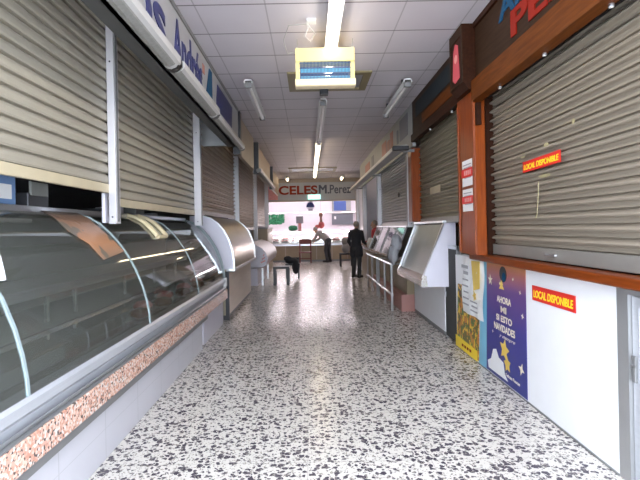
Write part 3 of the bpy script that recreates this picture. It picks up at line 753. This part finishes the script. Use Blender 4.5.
# food trays and pieces in the far panes, left over things near
GM = 'cuts of meat in the curved glass counter'
k = 0
for y in (4.5, 4.85, 5.2, 5.6, 6.0, 6.4, 6.8, 7.15):
    x = -1.60-.10*(k % 2); z = .66+(-1.47-x)*.169
    tr = tag(build('food_tray', MB().box(x-.12, x+.13, y-.15, y+.15, z+.0, z+.025, .006), 'shelf_steel', at=(x, y, z)), '%s steel tray from the near end of the row inside the curved glass counter' % ['first', 'second', 'third', 'fourth', 'fifth', 'sixth', 'seventh', 'last'][k], 'tray', 'trays in the curved glass counter')
    mb = MB(); mb.ball((x, y, z+.07), (.09, .12, .05), 3, .08)
    ob = build('meat_cut', mb, ('meat_brown', 'meat_pink', 'meat_brown', 'meat_red')[k % 4], smooth=True, at=(x, y, z+.02))
    tag(ob, '%s meat on the %s tray from the near end of the curved glass counter' % (('brown', 'pink', 'brown', 'red')[k % 4], ['first', 'second', 'third', 'fourth', 'fifth', 'sixth', 'seventh', 'last'][k]), 'meat', GM)
    k += 1
# yellowish frame resting on the glass
def on_glass(y, s, off=.006):
    """point on the outside of the glass: s runs from the bottom (0) to the top (1) of its curve"""
    q = s*(len(prof)-1); i = min(int(q), len(prof)-2); f = q-i
    a, b = Vector(prof[i]), Vector(prof[i+1]); p = a.lerp(b, f); tt = (b-a).normalized(); n = Vector((tt.y, -tt.x))
    return Vector((p.x+n.x*off, y, p.y+n.y*off))
mb = MB()
corn = [(5.30, 1.0), (5.62, 1.0), (5.52, .64), (5.20, .64)]
def strip(mb, a, b, w):
    pts = [on_glass(a[0]+(b[0]-a[0])*i/10, a[1]+(b[1]-a[1])*i/10, .014) for i in range(11)]
    mb.tube(pts, w, 6)
for i in range(4): strip(mb, corn[i], corn[(i+1) % 4], .024 if i % 2 == 0 else .030)
tag(build('rectangular_loop', mb, 'yellow_frame'), 'cream yellow rectangular frame lying on the curved glass', 'frame')
# made-up tan and orange patch, added where the real content is unseen
mb = MB(); outline = [(3.58, 1.0), (4.14, 1.0), (4.05, .88), (3.98, .78), (4.02, .66), (4.08, .54), (3.60, .50), (3.55, .62), (3.42, .72), (3.48, .86)]
nr = 5
cv = mb.bm.verts.new(on_glass(3.78, .75, .012)); prev = None
for r in range(1, nr+1):
    f = r/nr
    cur = [mb.bm.verts.new(on_glass(3.78+(a-3.78)*f, .75+(b-.75)*f, .012)) for a, b in outline]
    n = len(cur)
    for i in range(n):
        if prev is None: mb.bm.faces.new((cv, cur[i], cur[(i+1) % n]))
        else: mb.bm.faces.new((prev[i], cur[i], cur[(i+1) % n], prev[(i+1) % n]))
    prev = cur
o = tag(build('made_up_patch', mb, 'tan_patch'), 'irregular made-up brown and orange patch on the curved glass below the nearest post', 'patch')
o.modifiers.new('s', 'SOLIDIFY').thickness = .003
# white paper on the glass near the left edge
mb = MB(); q = [(2.40, .62), (2.52, .64), (2.46, .50), (2.30, .48)]
A = [[on_glass(q[0][0]+(q[1][0]-q[0][0])*i/4+(q[3][0]-q[0][0])*j/4, q[0][1]+(q[3][1]-q[0][1])*j/4, .01) for i in range(5)] for j in range(5)]
V = [[mb.bm.verts.new(p) for p in row] for row in A]
for j in range(4):
    for i in range(4): mb.bm.faces.new((V[j][i], V[j][i+1], V[j+1][i+1], V[j+1][i]))
o = tag(build('paper_slip', mb, 'paper'), 'small white paper slip on the curved glass at the left edge', 'paper'); o.modifiers.new('s', 'SOLIDIFY').thickness = .002
# things in the dark gap behind the glass
t = thing('carton', 'pale blue carton in the gap under the nearest left shutter', 'box', (-2.1, 3.1, 1.71))
build('carton_body', MB().box(-2.25, -2.05, 3.05, 3.35, 1.71, 1.92, .004), 'blue_box', t)
build('carton_band', MB().box(-2.05, -2.047, 3.10, 3.30, 1.76, 1.86), 'paper', t)
t = thing('scale', 'small dark weighing scale in the gap under the nearest left shutter', 'scale', (-2.15, 3.6, 1.71))
build('body', MB().box(-2.25, -2.02, 3.45, 3.72, 1.71, 1.82, .01), 'dark_metal', t)
build('display', MB().box(-2.03, -2.01, 3.47, 3.70, 1.80, 1.90, .004), 'case_inner', t)
build('stem', MB().tube([(-2.05, 3.58, 1.80), (-2.02, 3.58, 1.82)], .015), 'alu', t)
for k, (y, w) in enumerate(((4.75, .25), (5.15, .18), (5.7, .3), (6.3, .22))):
    tag(build('carton', MB().box(-2.30, -2.06, y, y+w, 1.71, 1.76+.03*(k % 3), .006), ('dark_metal', 'lilac', 'case_inner', 'bag_grey')[k], at=(-2.18, y, 1.71)), ['small black carton behind the second left shutter gap', 'small pale carton behind the second left shutter gap', 'wide dark carton behind the second left shutter gap', 'grey carton behind the second left shutter gap, farthest in'][k], 'box', 'cartons in the second shutter gap')

# ------------------------------------------------------------------ left: steel covered counter
p2 = [(-1.27, .86), (-1.275, 1.0), (-1.30, 1.18), (-1.35, 1.34), (-1.43, 1.50), (-1.53, 1.62), (-1.65, 1.71), (-1.80, 1.76)]
t = thing('steel_counter', 'counter with a closed curved steel cover behind the curved glass counter', 'counter', (-1.6, 9.6, 0))
build('base', MB().box(-2.4, -1.38, 8.02, 11.15, .08, .84, .004), 'beige_steel', t)
build('kick_strip', MB().box(-2.4, -1.42, 8.02, 11.15, 0, .08), 'dark_metal', t)
build('curved_cover', MB().sheet(p2, 8.06, 11.12, .012), 'beige_steel', t, smooth='auto')
for y in (8.02, 11.12):
    build('end_panel', MB().prism([(-2.0, .84)]+p2+[(-2.0, 1.76)], y, y+.04), 'lilac', t)
    build('end_rim', MB().prism([(x-.012, z) for x, z in p2]+[(x+.014, z+.01) for x, z in p2][::-1], y-.008, y+.048), 'alu', t)
build('lower_trim', MB().box(-1.40, -1.25, 8.0, 11.18, .82, .87, .006), 'alu', t)
build('corner_post', MB().box(-1.42, -1.36, 8.0, 8.05, 0, .82), 'dark_metal', t)
# gap filler between counters
tag(build('infill_panel', MB().box(-2.4, -1.46, 7.80, 8.0, 0, .80), 'grey_panel'), 'grey infill panel between the curved glass counter and the steel counter', 'panel')
# pale rounded counter
p3 = [(-1.26, .50), (-1.16, .56), (-1.12, .72), (-1.16, .87), (-1.27, 1.00), (-1.44, 1.10), (-1.62, 1.16)]
t = thing('rounded_counter', 'pale rounded counter with pink striped end, past the steel counter', 'counter', (-1.5, 14, 0))
build('base', MB().box(-2.2, -1.40, 12.8, 16.4, 0, .46), 'lilac', t)
build('cover', MB().sheet(p3, 12.84, 16.36, .012), 'lilac', t, smooth='auto')
for y in (12.78, 16.36): build('end_panel', MB().prism([(-2.0, .46)]+p3+[(-2.0, 1.16)], y, y+.05), 'lilac', t)
mb = MB()
for k in range(4): mb.prism([(-1.30+.03*k, .60+.09*k), (-1.18-.01*k, .66+.085*k), (-1.19-.01*k, .69+.085*k), (-1.31+.03*k, .63+.09*k)], 12.772, 12.778)
build('pink_stripes', mb, 'meat_pink', t)
build('leg', MB().box(-1.30, -1.25, 12.85, 12.9, 0, .46), 'alu', t); build('leg', MB().box(-1.30, -1.25, 14.5, 14.55, 0, .46), 'alu', t)
t = thing('tan_cabinet', 'tan cabinet with a pale top at the far left end of the aisle', 'cabinet', (-1.6, 17.6, 0))
build('carcass', MB().box(-2.0, -1.45, 16.6, 18.9, 0, 1.52, .006), 'wall_tan', t)
build('top_board', MB().box(-2.02, -1.42, 16.55, 18.92, 1.52, 1.57, .006), 'sign_white', t)
build('door_panel', MB().box(-1.45, -1.44, 16.8, 18.7, .1, 1.42), 'olive_base', t)

# ------------------------------------------------------------------ stools in the aisle
def stool(x, y, w, dp, h, label, m='black', leg=.05, group=None):
    t = thing('low_table', label, 'table', (x, y, 0), group)
    build('tabletop', MB().box(x-w/2, x+w/2, y-dp/2, y+dp/2, h-.06, h, .01), m, t)
    for sx in (-1, 1):
        for sy in (-1, 1):
            xx, yy = x+sx*(w/2-leg/2-.005), y+sy*(dp/2-leg/2-.005)
            build('leg', MB().box(xx-leg/2, xx+leg/2, yy-leg/2, yy+leg/2, 0, h-.06, .004), m, t)
    return t
stool(-.77, 13.0, .44, .44, .50, 'low square black table standing in the aisle on the left', leg=.07)
t = thing('wooden_chair', 'dark chair with a black coat over it behind the low black table', 'chair', (-.52, 14.6, 0))
build('seat', MB().box(-.74, -.30, 14.4, 14.84, .40, .45, .01), 'black', t)
for sx in (-.70, -.34):
    for sy in (14.44, 14.80): build('leg', MB().box(sx-.02, sx+.02, sy-.02, sy+.02, 0, .40), 'black', t)
build('backrest', MB().box(-.72, -.32, 14.80, 14.84, .45, .62, .01), 'black', t)
mb = MB(); mb.ball((-.55, 14.58, .53), (.20, .18, .10), 3, .05); mb.ball((-.66, 14.55, .60), (.13, .13, .08), 3, .05); mb.ball((-.42, 14.50, .36), (.12, .15, .22), 3, .06)
tag(build('coat', mb, 'coat_dark', smooth=True), 'black coat heaped on the chair behind the low black table', 'coat')
stool(1.42, 18.6, .50, .45, .52, 'dark low table at the far right, beside the person in the dark coat', m='trouser_dark', leg=.05)
mb = MB(); mb.ball((1.42, 18.6, .72), (.17, .16, .20), 3, .06); mb.ball((1.38, 18.58, .98), (.13, .12, .16), 3, .06)
tag(build('duffel_bag', mb, 'bag_grey', smooth=True), 'grey bag standing on the dark low table at the far right', 'bag')
# frame chair in front of the stall
t = thing('frame_chair', 'dark red chair standing against the lit stall counter', 'chair', (-.2, 20.9, 0))
for sx in (-.42, 0.06):
    build('leg', MB().tube([(sx, 20.7, 0), (sx, 20.7, .46)], .025), 'red_frame', t); build('leg', MB().tube([(sx, 21.1, 0), (sx, 21.1, 1.02)], .025), 'red_frame', t)
build('seat', MB().box(-.45, .09, 20.68, 21.12, .44, .48, .01), 'red_frame', t)
build('backrest', MB().box(-.45, .09, 21.09, 21.12, .82, 1.02, .01), 'red_frame', t)
build('stretcher', MB().tube([(-.42, 20.7, .2), (.06, 20.7, .2)], .018), 'red_frame', t)

# ------------------------------------------------------------------ the lit stall at the end
t = thing('stall_sign', 'long white stall sign with red and dark letters across the end of the aisle', 'shop sign', (0.2, 19.1, 2.6))
build('sign_panel', MB().box(-1.72, 2.3, 19.10, 19.2, 2.62, 3.34), 'sign_white', t)
build('upper_board', MB().box(-1.75, 2.3, 19.12, 19.2, 3.34, CE), 'sign_tan', t)
build('left_panel', MB().box(-1.70, -1.22, 19.09, 19.10, 2.66, 3.28), 'meat_pink', t, label='faded pink end panel')
build('lower_rim', MB().box(-1.72, 2.3, 19.07, 19.2, 2.58, 2.63), 'sign_tan', t)
lettering('red_lettering', 'CELES', 'redbrown_letter', t, 'B', (-1.18, 19.098, 2.86), .36, 1.55, weight=.03, depth=.01)
lettering('dark_lettering', 'M.', 'dark_letter', t, 'B', (.42, 19.098, 2.88), .35, .40, weight=0, depth=.01)
lettering('dark_lettering', 'M.', 'dark_letter', t, 'B', (.45, 19.097, 2.88), .35, .40, weight=0, depth=.01)
lettering('dark_lettering', 'Perez', 'dark_letter', t, 'B', (.86, 19.098, 2.88), .35, .84, weight=.016, depth=.01)
t = thing('exit_sign', 'small pale green emergency sign hanging under the stall sign', 'sign', (.2, 19.02, 2.6))
build('box', MB().box(-.02, .48, 19.0, 19.05, 2.66, 2.84), 'exit_green', t)
build('hanger', MB().box(.2, .24, 19.05, 19.09, 2.7, 2.82), 'wire', t)
t = thing('stall_counter', 'lit butcher stall counter with an olive base at the end of the aisle', 'counter', (.3, 22, 0))
build('base', MB().box(-2.6, 3.0, 21.6, 22.6, .08, .72), 'olive_base', t)
build('kick_strip', MB().box(-2.6, 3.0, 21.65, 22.55, 0, .08), 'mid_grey', t)
mb = MB()
for k in range(8): mb.box(-2.5+.7*k, -2.46+.7*k, 21.59, 21.6, .1, .72)
build('panel_joints', mb, 'wall_tan', t)
build('front_rail', MB().box(-2.6, 3.0, 21.52, 21.66, .72, .80, .01), 'alu', t)
build('display_deck', MB().prism([(21.6, .80), (21.6, .84), (22.6, 1.10), (22.6, .80)], -2.6, 3.0, axis='X'), 'tray_white', t)
build('front_glass', MB().box(-2.6, 3.0, 21.60, 21.61, .84, 1.06), 'glass', t)
build('top_shelf', MB().box(-2.6, 3.0, 22.2, 22.6, 1.36, 1.39), 'tray_white', t)
for k in range(5): build('shelf_post', MB().box(-2.55+1.37*k, -2.52+1.37*k, 22.55, 22.58, 1.1, 1.36), 'alu', t)
build('case_tube', MB().tube([(-2.5, 22.22, 1.33), (2.9, 22.22, 1.33)], .018), 'tube_stall', t)
names = ['far left', 'left', 'left of the chair', 'behind the chair', 'beside the chair', 'middle', 'in front of the bending person', 'right of the bending person', 'right', 'far right']
for k in range(10):
    x = -2.05+.47*k
    for j in range(2):
        y = 21.80+.36*j; z = .84+(y-21.6)*.26+.02
        tag(build('meat_tray', MB().box(x-.19, x+.19, y-.13, y+.13, z, z+.02, .004), 'tray_white', at=(x, y, z)), 'white meat tray in the lit stall, %s, %s row' % (names[k], ('front', 'rear')[j]), 'tray', 'meat trays in the lit stall')
        mb = MB()
        for q in range(3): mb.ball((x-.10+.10*q, y+random.uniform(-.02, .02), z+.05), (.06, .10, .04), 2, .1)
        mm = ('meat_pink', 'meat_red', 'meat_pink')[(k+j) % 3]
        tag(build('meat_pile', mb, mm, smooth=True, at=(x, y, z+.02)), '%s meat on a lit stall tray, %s, %s row' % (('pink', 'red', 'pink')[(k+j) % 3], names[k], ('front', 'rear')[j]), 'meat', 'meat in the lit stall')
# things at the back of the stall
t = thing('green_garland', 'bushy green garland hanging at the left of the lit stall', 'garland', (-1.5, 23.6, 1.75))
mb = MB()
for k in range(220):
    a = Vector((random.uniform(-1.98, -1.25), random.uniform(23.5, 23.75), random.uniform(1.75, 2.2)))
    mb.ball(a, (random.uniform(.03, .07), .03, random.uniform(.03, .08)), 1, .3)
build('leaves', mb, 'green', t); build('stem', MB().tube([(-2.0, 23.7, 2.24), (-1.2, 23.7, 2.24)], .015), 'wire', t)
tag(build('hook_rail', MB().tube([(-2.3, 23.7, 2.27), (2.6, 23.7, 2.27)], .02), 'alu'), 'steel hanging rail across the back of the lit stall', 'rail')
tag(build('green_bundle', MB().ball((-.75, 22.4, 1.53), (.22, .15, .13), 3, .12), 'green', smooth=True), 'low green bundle on the stall shelf right of the garland', 'greens')
t = thing('meat_slicer', 'grey machine standing on the shelf of the lit stall', 'machine', (-.43, 22.4, 1.39))
build('body', MB().box(-.60, -.26, 22.25, 22.55, 1.75, 2.08, .02), 'bag_grey', t); build('stand', MB().box(-.50, -.36, 22.3, 22.5, 1.39, 1.75, .01), 'meat_pink', t)
t = thing('round_sign', 'round blue and white sign hanging in the middle of the lit stall', 'sign', (.13, 21.4, 2.2))
build('disc', MB().tube([(.08, 21.4, 2.52), (.08, 21.36, 2.52)], .19, 24), 'lilac', t)
build('blue_half', MB().prism([(.08+.18*math.cos(a*PI/12), 2.45+.22*math.sin(a*PI/12)) for a in range(13)], 21.35, 21.36), 'blue_letter', t)
build('lower_bar', MB().box(-.02, .18, 21.35, 21.36, 2.30, 2.34), 'dark_letter', t)
build('hanger', MB().tube([(.08, 21.38, 2.70), (.08, 21.38, CE)], .008), 'wire', t)
t = thing('ham', 'dark cured ham with a red tip hanging above the bending person', 'ham', (.55, 22.4, 1.6))
mb = MB(); mb.ball((.56, 22.3, 2.12), (.09, .08, .12), 3, .05); mb.capsule((.56, 22.3, 2.05), (.57, 22.3, 1.80), .05, .07)
build('shank', mb, 'meat_brown', t, smooth=True)
build('cord', MB().tube([(.56, 22.3, 2.2), (.56, 22.3, CE)], .006), 'wire', t)
mb = MB(); mb.ball((.58, 22.3, 1.66), (.14, .1, .17), 3, .06); mb.ball((.40, 22.32, 1.58), (.12, .1, .09), 3, .06)
build('thigh', mb, 'meat_red', t, smooth=True)
t = thing('wall_screen', 'blue screen in a frame on the right wall of the lit stall', 'screen', (1.7, 24.9, 2.3))
build('frame', MB().box(1.22, 2.2, 24.86, 24.98, 2.36, 2.96), 'sign_grey', t); build('panel', MB().box(1.32, 1.95, 24.85, 24.86, 2.40, 2.92), 'screen_blue', t)
t = thing('dark_board', 'dark menu board below the blue screen in the lit stall', 'board', (1.7, 24.9, 1.7))
build('board', MB().box(1.2, 2.3, 24.88, 24.98, 1.66, 2.24), 'faded_grey', t); build('mark', MB().box(1.32, 1.42, 24.87, 24.88, 1.95, 2.1), 'paper', t)
tag(build('white_beam', MB().box(1.1, 2.9, 24.80, 24.98, 2.26, 2.34), 'lamp_white'), 'white beam between the blue screen and the dark menu board', 'beam')

# ------------------------------------------------------------------ ceiling lamps
def fixture(x, y0, y1, z, lit, label, cat='ceiling lamp', group='fluorescent ceiling lamps', tm='tube_on', w=.13, drop=True):
    t = thing('ceiling_lamp', label, cat, (x, (y0+y1)/2, z), group)
    build('housing', MB().prism([(x-w/2, z+.03), (x-w/2*.6, z+.075), (x+w/2*.6, z+.075), (x+w/2, z+.03)], y0, y1), 'lamp_white', t)
    build('tube', MB().tube([(x, y0+.04, z), (x, y1-.04, z)], .034 if lit else .026, 12), tm if lit else 'tube_off', t)
    for y in (y0, y1-.05): build('end_cap', MB().box(x-w/2*.7, x+w/2*.7, y, y+.05, z-.03, z+.06, .004), 'lamp_white' if lit else 'mid_grey', t)
    if drop:
        for y in (y0+.25, y1-.3): build('mount', MB().box(x-.03, x+.03, y, y+.05, z+.075, CE), 'dark_metal', t)
    return t
fixture(.27, 1.1, 3.55, 3.38, True, 'lit fluorescent lamp on the ceiling, nearest in the middle')
fixture(.27, 3.6, 6.05, 3.38, True, 'lit fluorescent lamp running behind the hanging insect killer')
fixture(.25, 7.15, 10.5, 3.38, False, 'unlit fluorescent lamp in the middle of the ceiling beyond the insect killer')
fixture(.25, 10.6, 14.0, 3.38, True, 'lit fluorescent lamp in the middle, just past the unlit one', tm='tube_far')
fixture(.25, 14.1, 17.5, 3.38, True, 'lit fluorescent lamp in the middle, farthest along the aisle', tm='tube_far')
fixture(-.74, 6.1, 8.0, 3.36, False, 'unlit lamp hanging by the left ceiling edge')
fixture(1.32, 6.2, 8.0, 3.36, False, 'unlit lamp hanging by the right ceiling edge')
fixture(-.80, 17.8, 18.7, 3.40, True, 'short lit lamp above the letters on the left of the stall sign', tm='tube_far', drop=False)
fixture(1.30, 17.8, 18.7, 3.40, True, 'short lit lamp above the letters on the right of the stall sign', tm='tube_far', drop=False)
for x, lab in ((-2.2, 'hidden bright lamp over the left of the lit stall'), (.3, 'bright lamp over the middle of the lit stall'), (2.6, 'bright lamp over the right of the lit stall')):
    t = thing('stall_lamp', lab.replace('hidden ', ''), 'ceiling lamp', (x, 22, 3.3), 'lamps over the lit stall')
    build('housing', MB().box(x-.9, x+.9, 22.55, 22.75, 3.38, CE), 'lamp_white', t)
    build('tube', MB().tube([(x-.85, 22.65, 3.34), (x+.85, 22.65, 3.34)], .035, 12), 'tube_stall', t)
# little dark mounting block on the near end of the unlit middle lamp
t = thing('junction_box', 'small dark junction box on the ceiling before the unlit middle lamp', 'junction box', (.25, 6.75, CE))
build('box', MB().box(.19, .31, 6.72, 6.84, CE-.10, CE, .008), 'dark_metal', t)
build('conduit', MB().tube([(.25, 6.80, CE-.05), (.25, 7.2, CE-.04)], .018), 'lamp_white', t)
# ceiling hatches
def hatch(x, y, w, dp, label):
    t = thing('ceiling_hatch', label, 'ceiling hatch', (x, y, CE), 'square ceiling hatches')
    mb = MB(); b = .10
    mb.box(x-w/2, x+w/2, y-dp/2, y-dp/2+b, CE-.025, CE); mb.box(x-w/2, x+w/2, y+dp/2-b, y+dp/2, CE-.025, CE)
    mb.box(x-w/2, x-w/2+b, y-dp/2+b, y+dp/2-b, CE-.025, CE); mb.box(x+w/2-b, x+w/2, y-dp/2+b, y+dp/2-b, CE-.025, CE)
    build('frame', mb, 'olive', t)
    build('panel', MB().box(x-w/2+b, x+w/2-b, y-dp/2+b, y+dp/2-b, CE-.008, CE), 'grey_panel', t)
hatch(.30, 6.45, 1.08, .80, 'olive framed ceiling hatch behind the insect killer')
hatch(.16, 16.2, 1.6, 1.2, 'olive framed ceiling hatch near the far lit lamp')

# insect killer
t = thing('insect_killer', 'yellow hanging insect killer with blue lamps below the ceiling lamp', 'insect killer', (.18, 5.0, 2.95))
x0, x1 = -.105, .505; ky = 4.92
build('top_hood', MB().box(x0, x1, ky, ky+.18, 3.235, 3.375, .006), 'killer_yellow', t)
build('catch_tray', MB().prism([(ky-.02, 2.985), (ky-.02, 3.035), (ky-.01, 3.05), (ky+.15, 3.05), (ky+.13, 2.985), (ky+.0, 2.975)], x0-.005, x1+.005, axis='X'), 'killer_cream', t)
for x in (x0+.012, x1-.028): build('side_bar', MB().box(x-.012, x+.028, ky+.02, ky+.16, 3.05, 3.24), 'killer_yellow', t)
mb = MB()
for k in range(36):
    x = x0+.05+(x1-x0-.10)*k/35; mb.box(x-.0035, x+.0035, ky+.015, ky+.02, 3.05, 3.24)
for k in range(4):
    z = 3.07+.05*k; mb.box(x0+.04, x1-.04, ky+.012, ky+.015, z-.0025, z+.0025)
build('front_grid', mb, 'grid_blue', t)
for z in (3.085, 3.165): build('blue_tube', MB().tube([(x0+.05, ky+.08, z), (x1-.05, ky+.08, z)], .020, 10), 'uv', t)
mb = MB()
for k in range(3): mb.box(x0+.05, x1-.05, ky+.13, ky+.135, 3.06+.065*k, 3.085+.065*k)
build('rear_louvre', mb, 'screen_blue' if False else 'sky_letter', t)
for x in (x0+.02, x1-.01): build('hanging_wire', MB().tube([(x, ky+.09, 3.375), (x, ky+.09, CE)], .004, 6), 'wire', t)
pts = [(x0+.03, ky+.05, 3.36), (x0-.08, ky-.05, 3.30), (x0-.11, ky-.2, 3.38), (x0-.05, ky-.35, 3.46), (x0+.12, ky-.35, 3.47), (x0+.20, ky-.30, 3.40), (x0+.16, ky-.25, 3.34), (x0+.10, ky-.28, 3.38), (x0+.16, ky-.36, CE-.01)]
build('power_cable', MB().tube(pts, .004, 6), 'wire', t)
build('ceiling_plug', MB().box(x0+.12, x0+.21, ky-.42, ky-.33, CE-.03, CE, .005), 'lamp_white', t)

# ------------------------------------------------------------------ people
def skinmesh(mb, voxel):
    """fuse overlapping volumes into one continuous smooth surface"""
    me = bpy.data.meshes.new('tmp'); mb.bm.to_mesh(me); mb.bm.free()
    o = bpy.data.objects.new('tmp', me); C.objects.link(o)
    r = o.modifiers.new('r', 'REMESH'); r.mode = 'VOXEL'; r.voxel_size = voxel
    s = o.modifiers.new('s', 'SMOOTH'); s.iterations = 4; s.factor = .5
    dg = bpy.context.evaluated_depsgraph_get(); dg.update()
    out = bpy.data.meshes.new_from_object(o.evaluated_get(dg))
    C.objects.unlink(o); bpy.data.objects.remove(o)
    q = MB(); q.bm.from_mesh(out); return q

def person(name, label, base, yaw, P, mats, scale=1.0):
    """P: joints in the body's own frame (x right, y forward, z up)"""
    R = Matrix.Rotation(yaw, 3, 'Z'); B = Vector(base)
    def w(p): return B+R @ (Vector(p)*scale)
    t = thing('person', label, 'person', base)
    body = MB()
    def cap(mb, a, b, ra, rb): mb.capsule(w(a), w(b), ra*scale, rb*scale, 6)
    J = P
    # trunk, neck, head
    hipc = (Vector(J['hipL'])+Vector(J['hipR']))/2; shc = (Vector(J['shL'])+Vector(J['shR']))/2
    def trunk(mb, g):
        for k in range(9):
            f = k/8; c = hipc.lerp(shc, f)
            wx = (.165-.03*math.sin(f*PI)+.02*f)*(1+g); wy = (.115+.01*math.sin(f*PI))*(1+g)
            axis = (shc-hipc).normalized(); rot = Vector((0, 0, 1)).rotation_difference(axis).to_matrix()
            mb.ball(w(c), (wx*scale, wy*scale, .10*scale), 2, 0, R @ rot)
    trunk(body, 0)
    cap(body, shc, J['head'], .058, .052)
    hd = Vector(J['head']); hf = Vector(J['face']).normalized()
    side = hf.cross(Vector((0, 0, 1))).normalized(); up = side.cross(hf)
    body.ball(w(hd+up*.05), (.076*scale, .094*scale, .108*scale), 3, 0, R @ Matrix((side, hf, up)).transposed())
    body.ball(w(hd+hf*.035-up*.035), (.052*scale, .060*scale, .062*scale), 2, 0, R @ Matrix((side, hf, up)).transposed())
    cap(body, hd+hf*.094+up*.05, hd+hf*.112+up*.012, .010, .016)      # nose
    for s in (-1, 1): body.ball(w(hd+side*.078*s+up*.035), (.014*scale, .022*scale, .034*scale), 2, 0, R @ Matrix((side, hf, up)).transposed())
    for s in 'LR':
        cap(body, J['sh'+s], J['el'+s], .052, .042); cap(body, J['el'+s], J['wr'+s], .040, .028)
        cap(body, J['hip'+s], J['kn'+s], .082, .058); cap(body, J['kn'+s], J['an'+s], .055, .038)
        an = Vector(J['an'+s]); f = Vector(J.get('foot'+s, (0, 1, 0))).normalized()
        cap(body, an+Vector((0, 0, -.03)), an+f*.15+Vector((0, 0, -.045)), .042, .034)
        wr = Vector(J['wr'+s]); d = (wr-Vector(J['el'+s])).normalized()
        sd = d.cross(Vector((0, 0, 1))); sd = sd.normalized() if sd.length > .1 else Vector((1, 0, 0)); nn = sd.cross(d)
        cap(body, wr, wr+d*.08, .028, .036)
        for i, (o, L) in enumerate(((-.030, .065), (-.010, .078), (.010, .072), (.029, .056))):
            a = wr+d*.085+sd*o; b = a+d*L*.55-nn*.012; c = b+d*L*.35-nn*.03
            cap(body, a, b, .011, .010); cap(body, b, c, .010, .009)
        a = wr+d*.03-sd*.03; b = a+d*.035-sd*.022; cap(body, a, b, .014, .012); cap(body, b, b+d*.035-sd*.006, .012, .010)
    build('body', skinmesh(body, .0085), mats['skin'], t, smooth=True)
    for s in (-1, 1): build('eye', MB().ball(w(hd+side*.032*s+hf*.085+up*.055), .011*scale, 2), 'eye', t)
    build('mouth', MB().tube([w(hd+side*k*.022+hf*(.098-abs(k)*.008)-up*.035) for k in (-1, -.5, 0, .5, 1)], .005*scale, 6), 'meat_pink', t)
    hair = MB(); hair.ball(w(hd+up*.070-hf*.018), (.084*scale, .096*scale, .100*scale), 3, .02, R @ Matrix((side, hf, up)).transposed())
    build('hair', hair, mats['hair'], t, smooth=True)
    coat = MB(); trunk(coat, .16)
    for s in 'LR':
        cap(coat, J['sh'+s], J['el'+s], .072, .060); e = Vector(J['el'+s]); cap(coat, e, e.lerp(Vector(J['wr'+s]), .92), .058, .045)
        if P.get('long'):
            h = Vector(J['hip'+s]); cap(coat, h, h.lerp(Vector(J['kn'+s]), .45), .125, .135)
    cap(coat, shc+Vector((0, 0, -.02)), shc.lerp(Vector(J['head']), .45), .075, .066)
    build('coat', skinmesh(coat, .014), mats['top'], t, smooth=True)
    tr = MB()
    for s in 'LR':
        cap(tr, J['hip'+s], J['kn'+s], .105, .078); k_ = Vector(J['kn'+s]); cap(tr, k_, k_.lerp(Vector(J['an'+s]), .95), .074, .064)
    tr.ball(w(hipc), (.185*scale, .135*scale, .13*scale), 3, 0, R)
    build('trousers', skinmesh(tr, .014), mats['bottom'], t, smooth=True)
    sh = MB()
    for s in 'LR':
        an = Vector(J['an'+s]); f = Vector(J.get('foot'+s, (0, 1, 0))).normalized()
        cap(sh, an+Vector((0, 0, -.035))-f*.03, an+f*.17+Vector((0, 0, -.045)), .054, .043)
    o = build('shoes', skinmesh(sh, .01), 'shoe', t, smooth=True)
    return t

stand = dict(hipL=(-.09, 0, .90), hipR=(.09, 0, .90), knL=(-.10, .03, .50), knR=(.11, -.01, .50), anL=(-.10, -.02, .092), anR=(.12, -.05, .092),
             shL=(-.19, 0, 1.38), shR=(.19, 0, 1.38), elL=(-.25, -.02, 1.10), elR=(.25, .02, 1.10), wrL=(-.22, .12, .90), wrR=(.20, .22, 1.02),
             head=(0, .03, 1.55), face=(0, 1, -.12), long=True)
person('person', 'person in a dark coat standing at the right counters with their back to us', (1.40, 14.3, 0), -math.radians(38), stand,
       dict(skin='skin', hair='hair_grey', top='coat_dark', bottom='trouser_dark'), .99)
red = dict(stand); red['wrL'] = (-.16, .30, 1.04); red['wrR'] = (.16, .30, 1.04); red['long'] = False
person('person', 'person in a red jacket behind the counter on the right', (2.03, 14.6, 0), math.radians(90), red,
       dict(skin='skin', hair='hair_grey', top='jacket_red', bottom='trouser_dark'), 1.0)
bend = dict(hipL=(-.09, -.05, .90), hipR=(.09, -.05, .90), knL=(-.10, .02, .50), knR=(.10, -.02, .50), anL=(-.10, -.04, .092), anR=(.10, -.08, .092),
            shL=(-.19, .33, 1.20), shR=(.19, .33, 1.20), elL=(-.22, .46, .96), elR=(.22, .46, .96), wrL=(-.14, .62, .86), wrR=(.14, .62, .86),
            head=(0, .50, 1.30), face=(0, .8, -.6), long=False)
person('person', 'person in a grey top and dark trousers bending over the lit stall counter', (.78, 20.95, 0), math.radians(62), bend,
       dict(skin='skin', hair='hair_grey', top='shirt_grey', bottom='trouser_dark'), 1.07)

# ------------------------------------------------------------------ light and camera
wd = bpy.data.worlds.new('World'); scene.world = wd; wd.use_nodes = True
nt = wd.node_tree; bg = nt.nodes['Background']
bg.inputs[0].default_value = (.78, .87, 1.0, 1); bg.inputs[1].default_value = 6.2

cam = bpy.data.cameras.new('Camera'); co = bpy.data.objects.new('Camera', cam); C.objects.link(co)
cam.sensor_width = 36; cam.sensor_fit = 'HORIZONTAL'; cam.lens = 478/640*36
cam.shift_x = 11/640; cam.shift_y = -12/640; cam.clip_start = .02
roll = math.radians(1.15)
co.matrix_world = Matrix.Translation((0, 0, 1.52)) @ Matrix.Rotation(PI/2, 4, 'X') @ Matrix.Rotation(-roll, 4, 'Z')
scene.camera = co
vs = scene.view_settings
vs.view_transform = 'Standard'; vs.look = 'None'; vs.gamma = 1; vs.use_curve_mapping = False; vs.exposure = 0.76
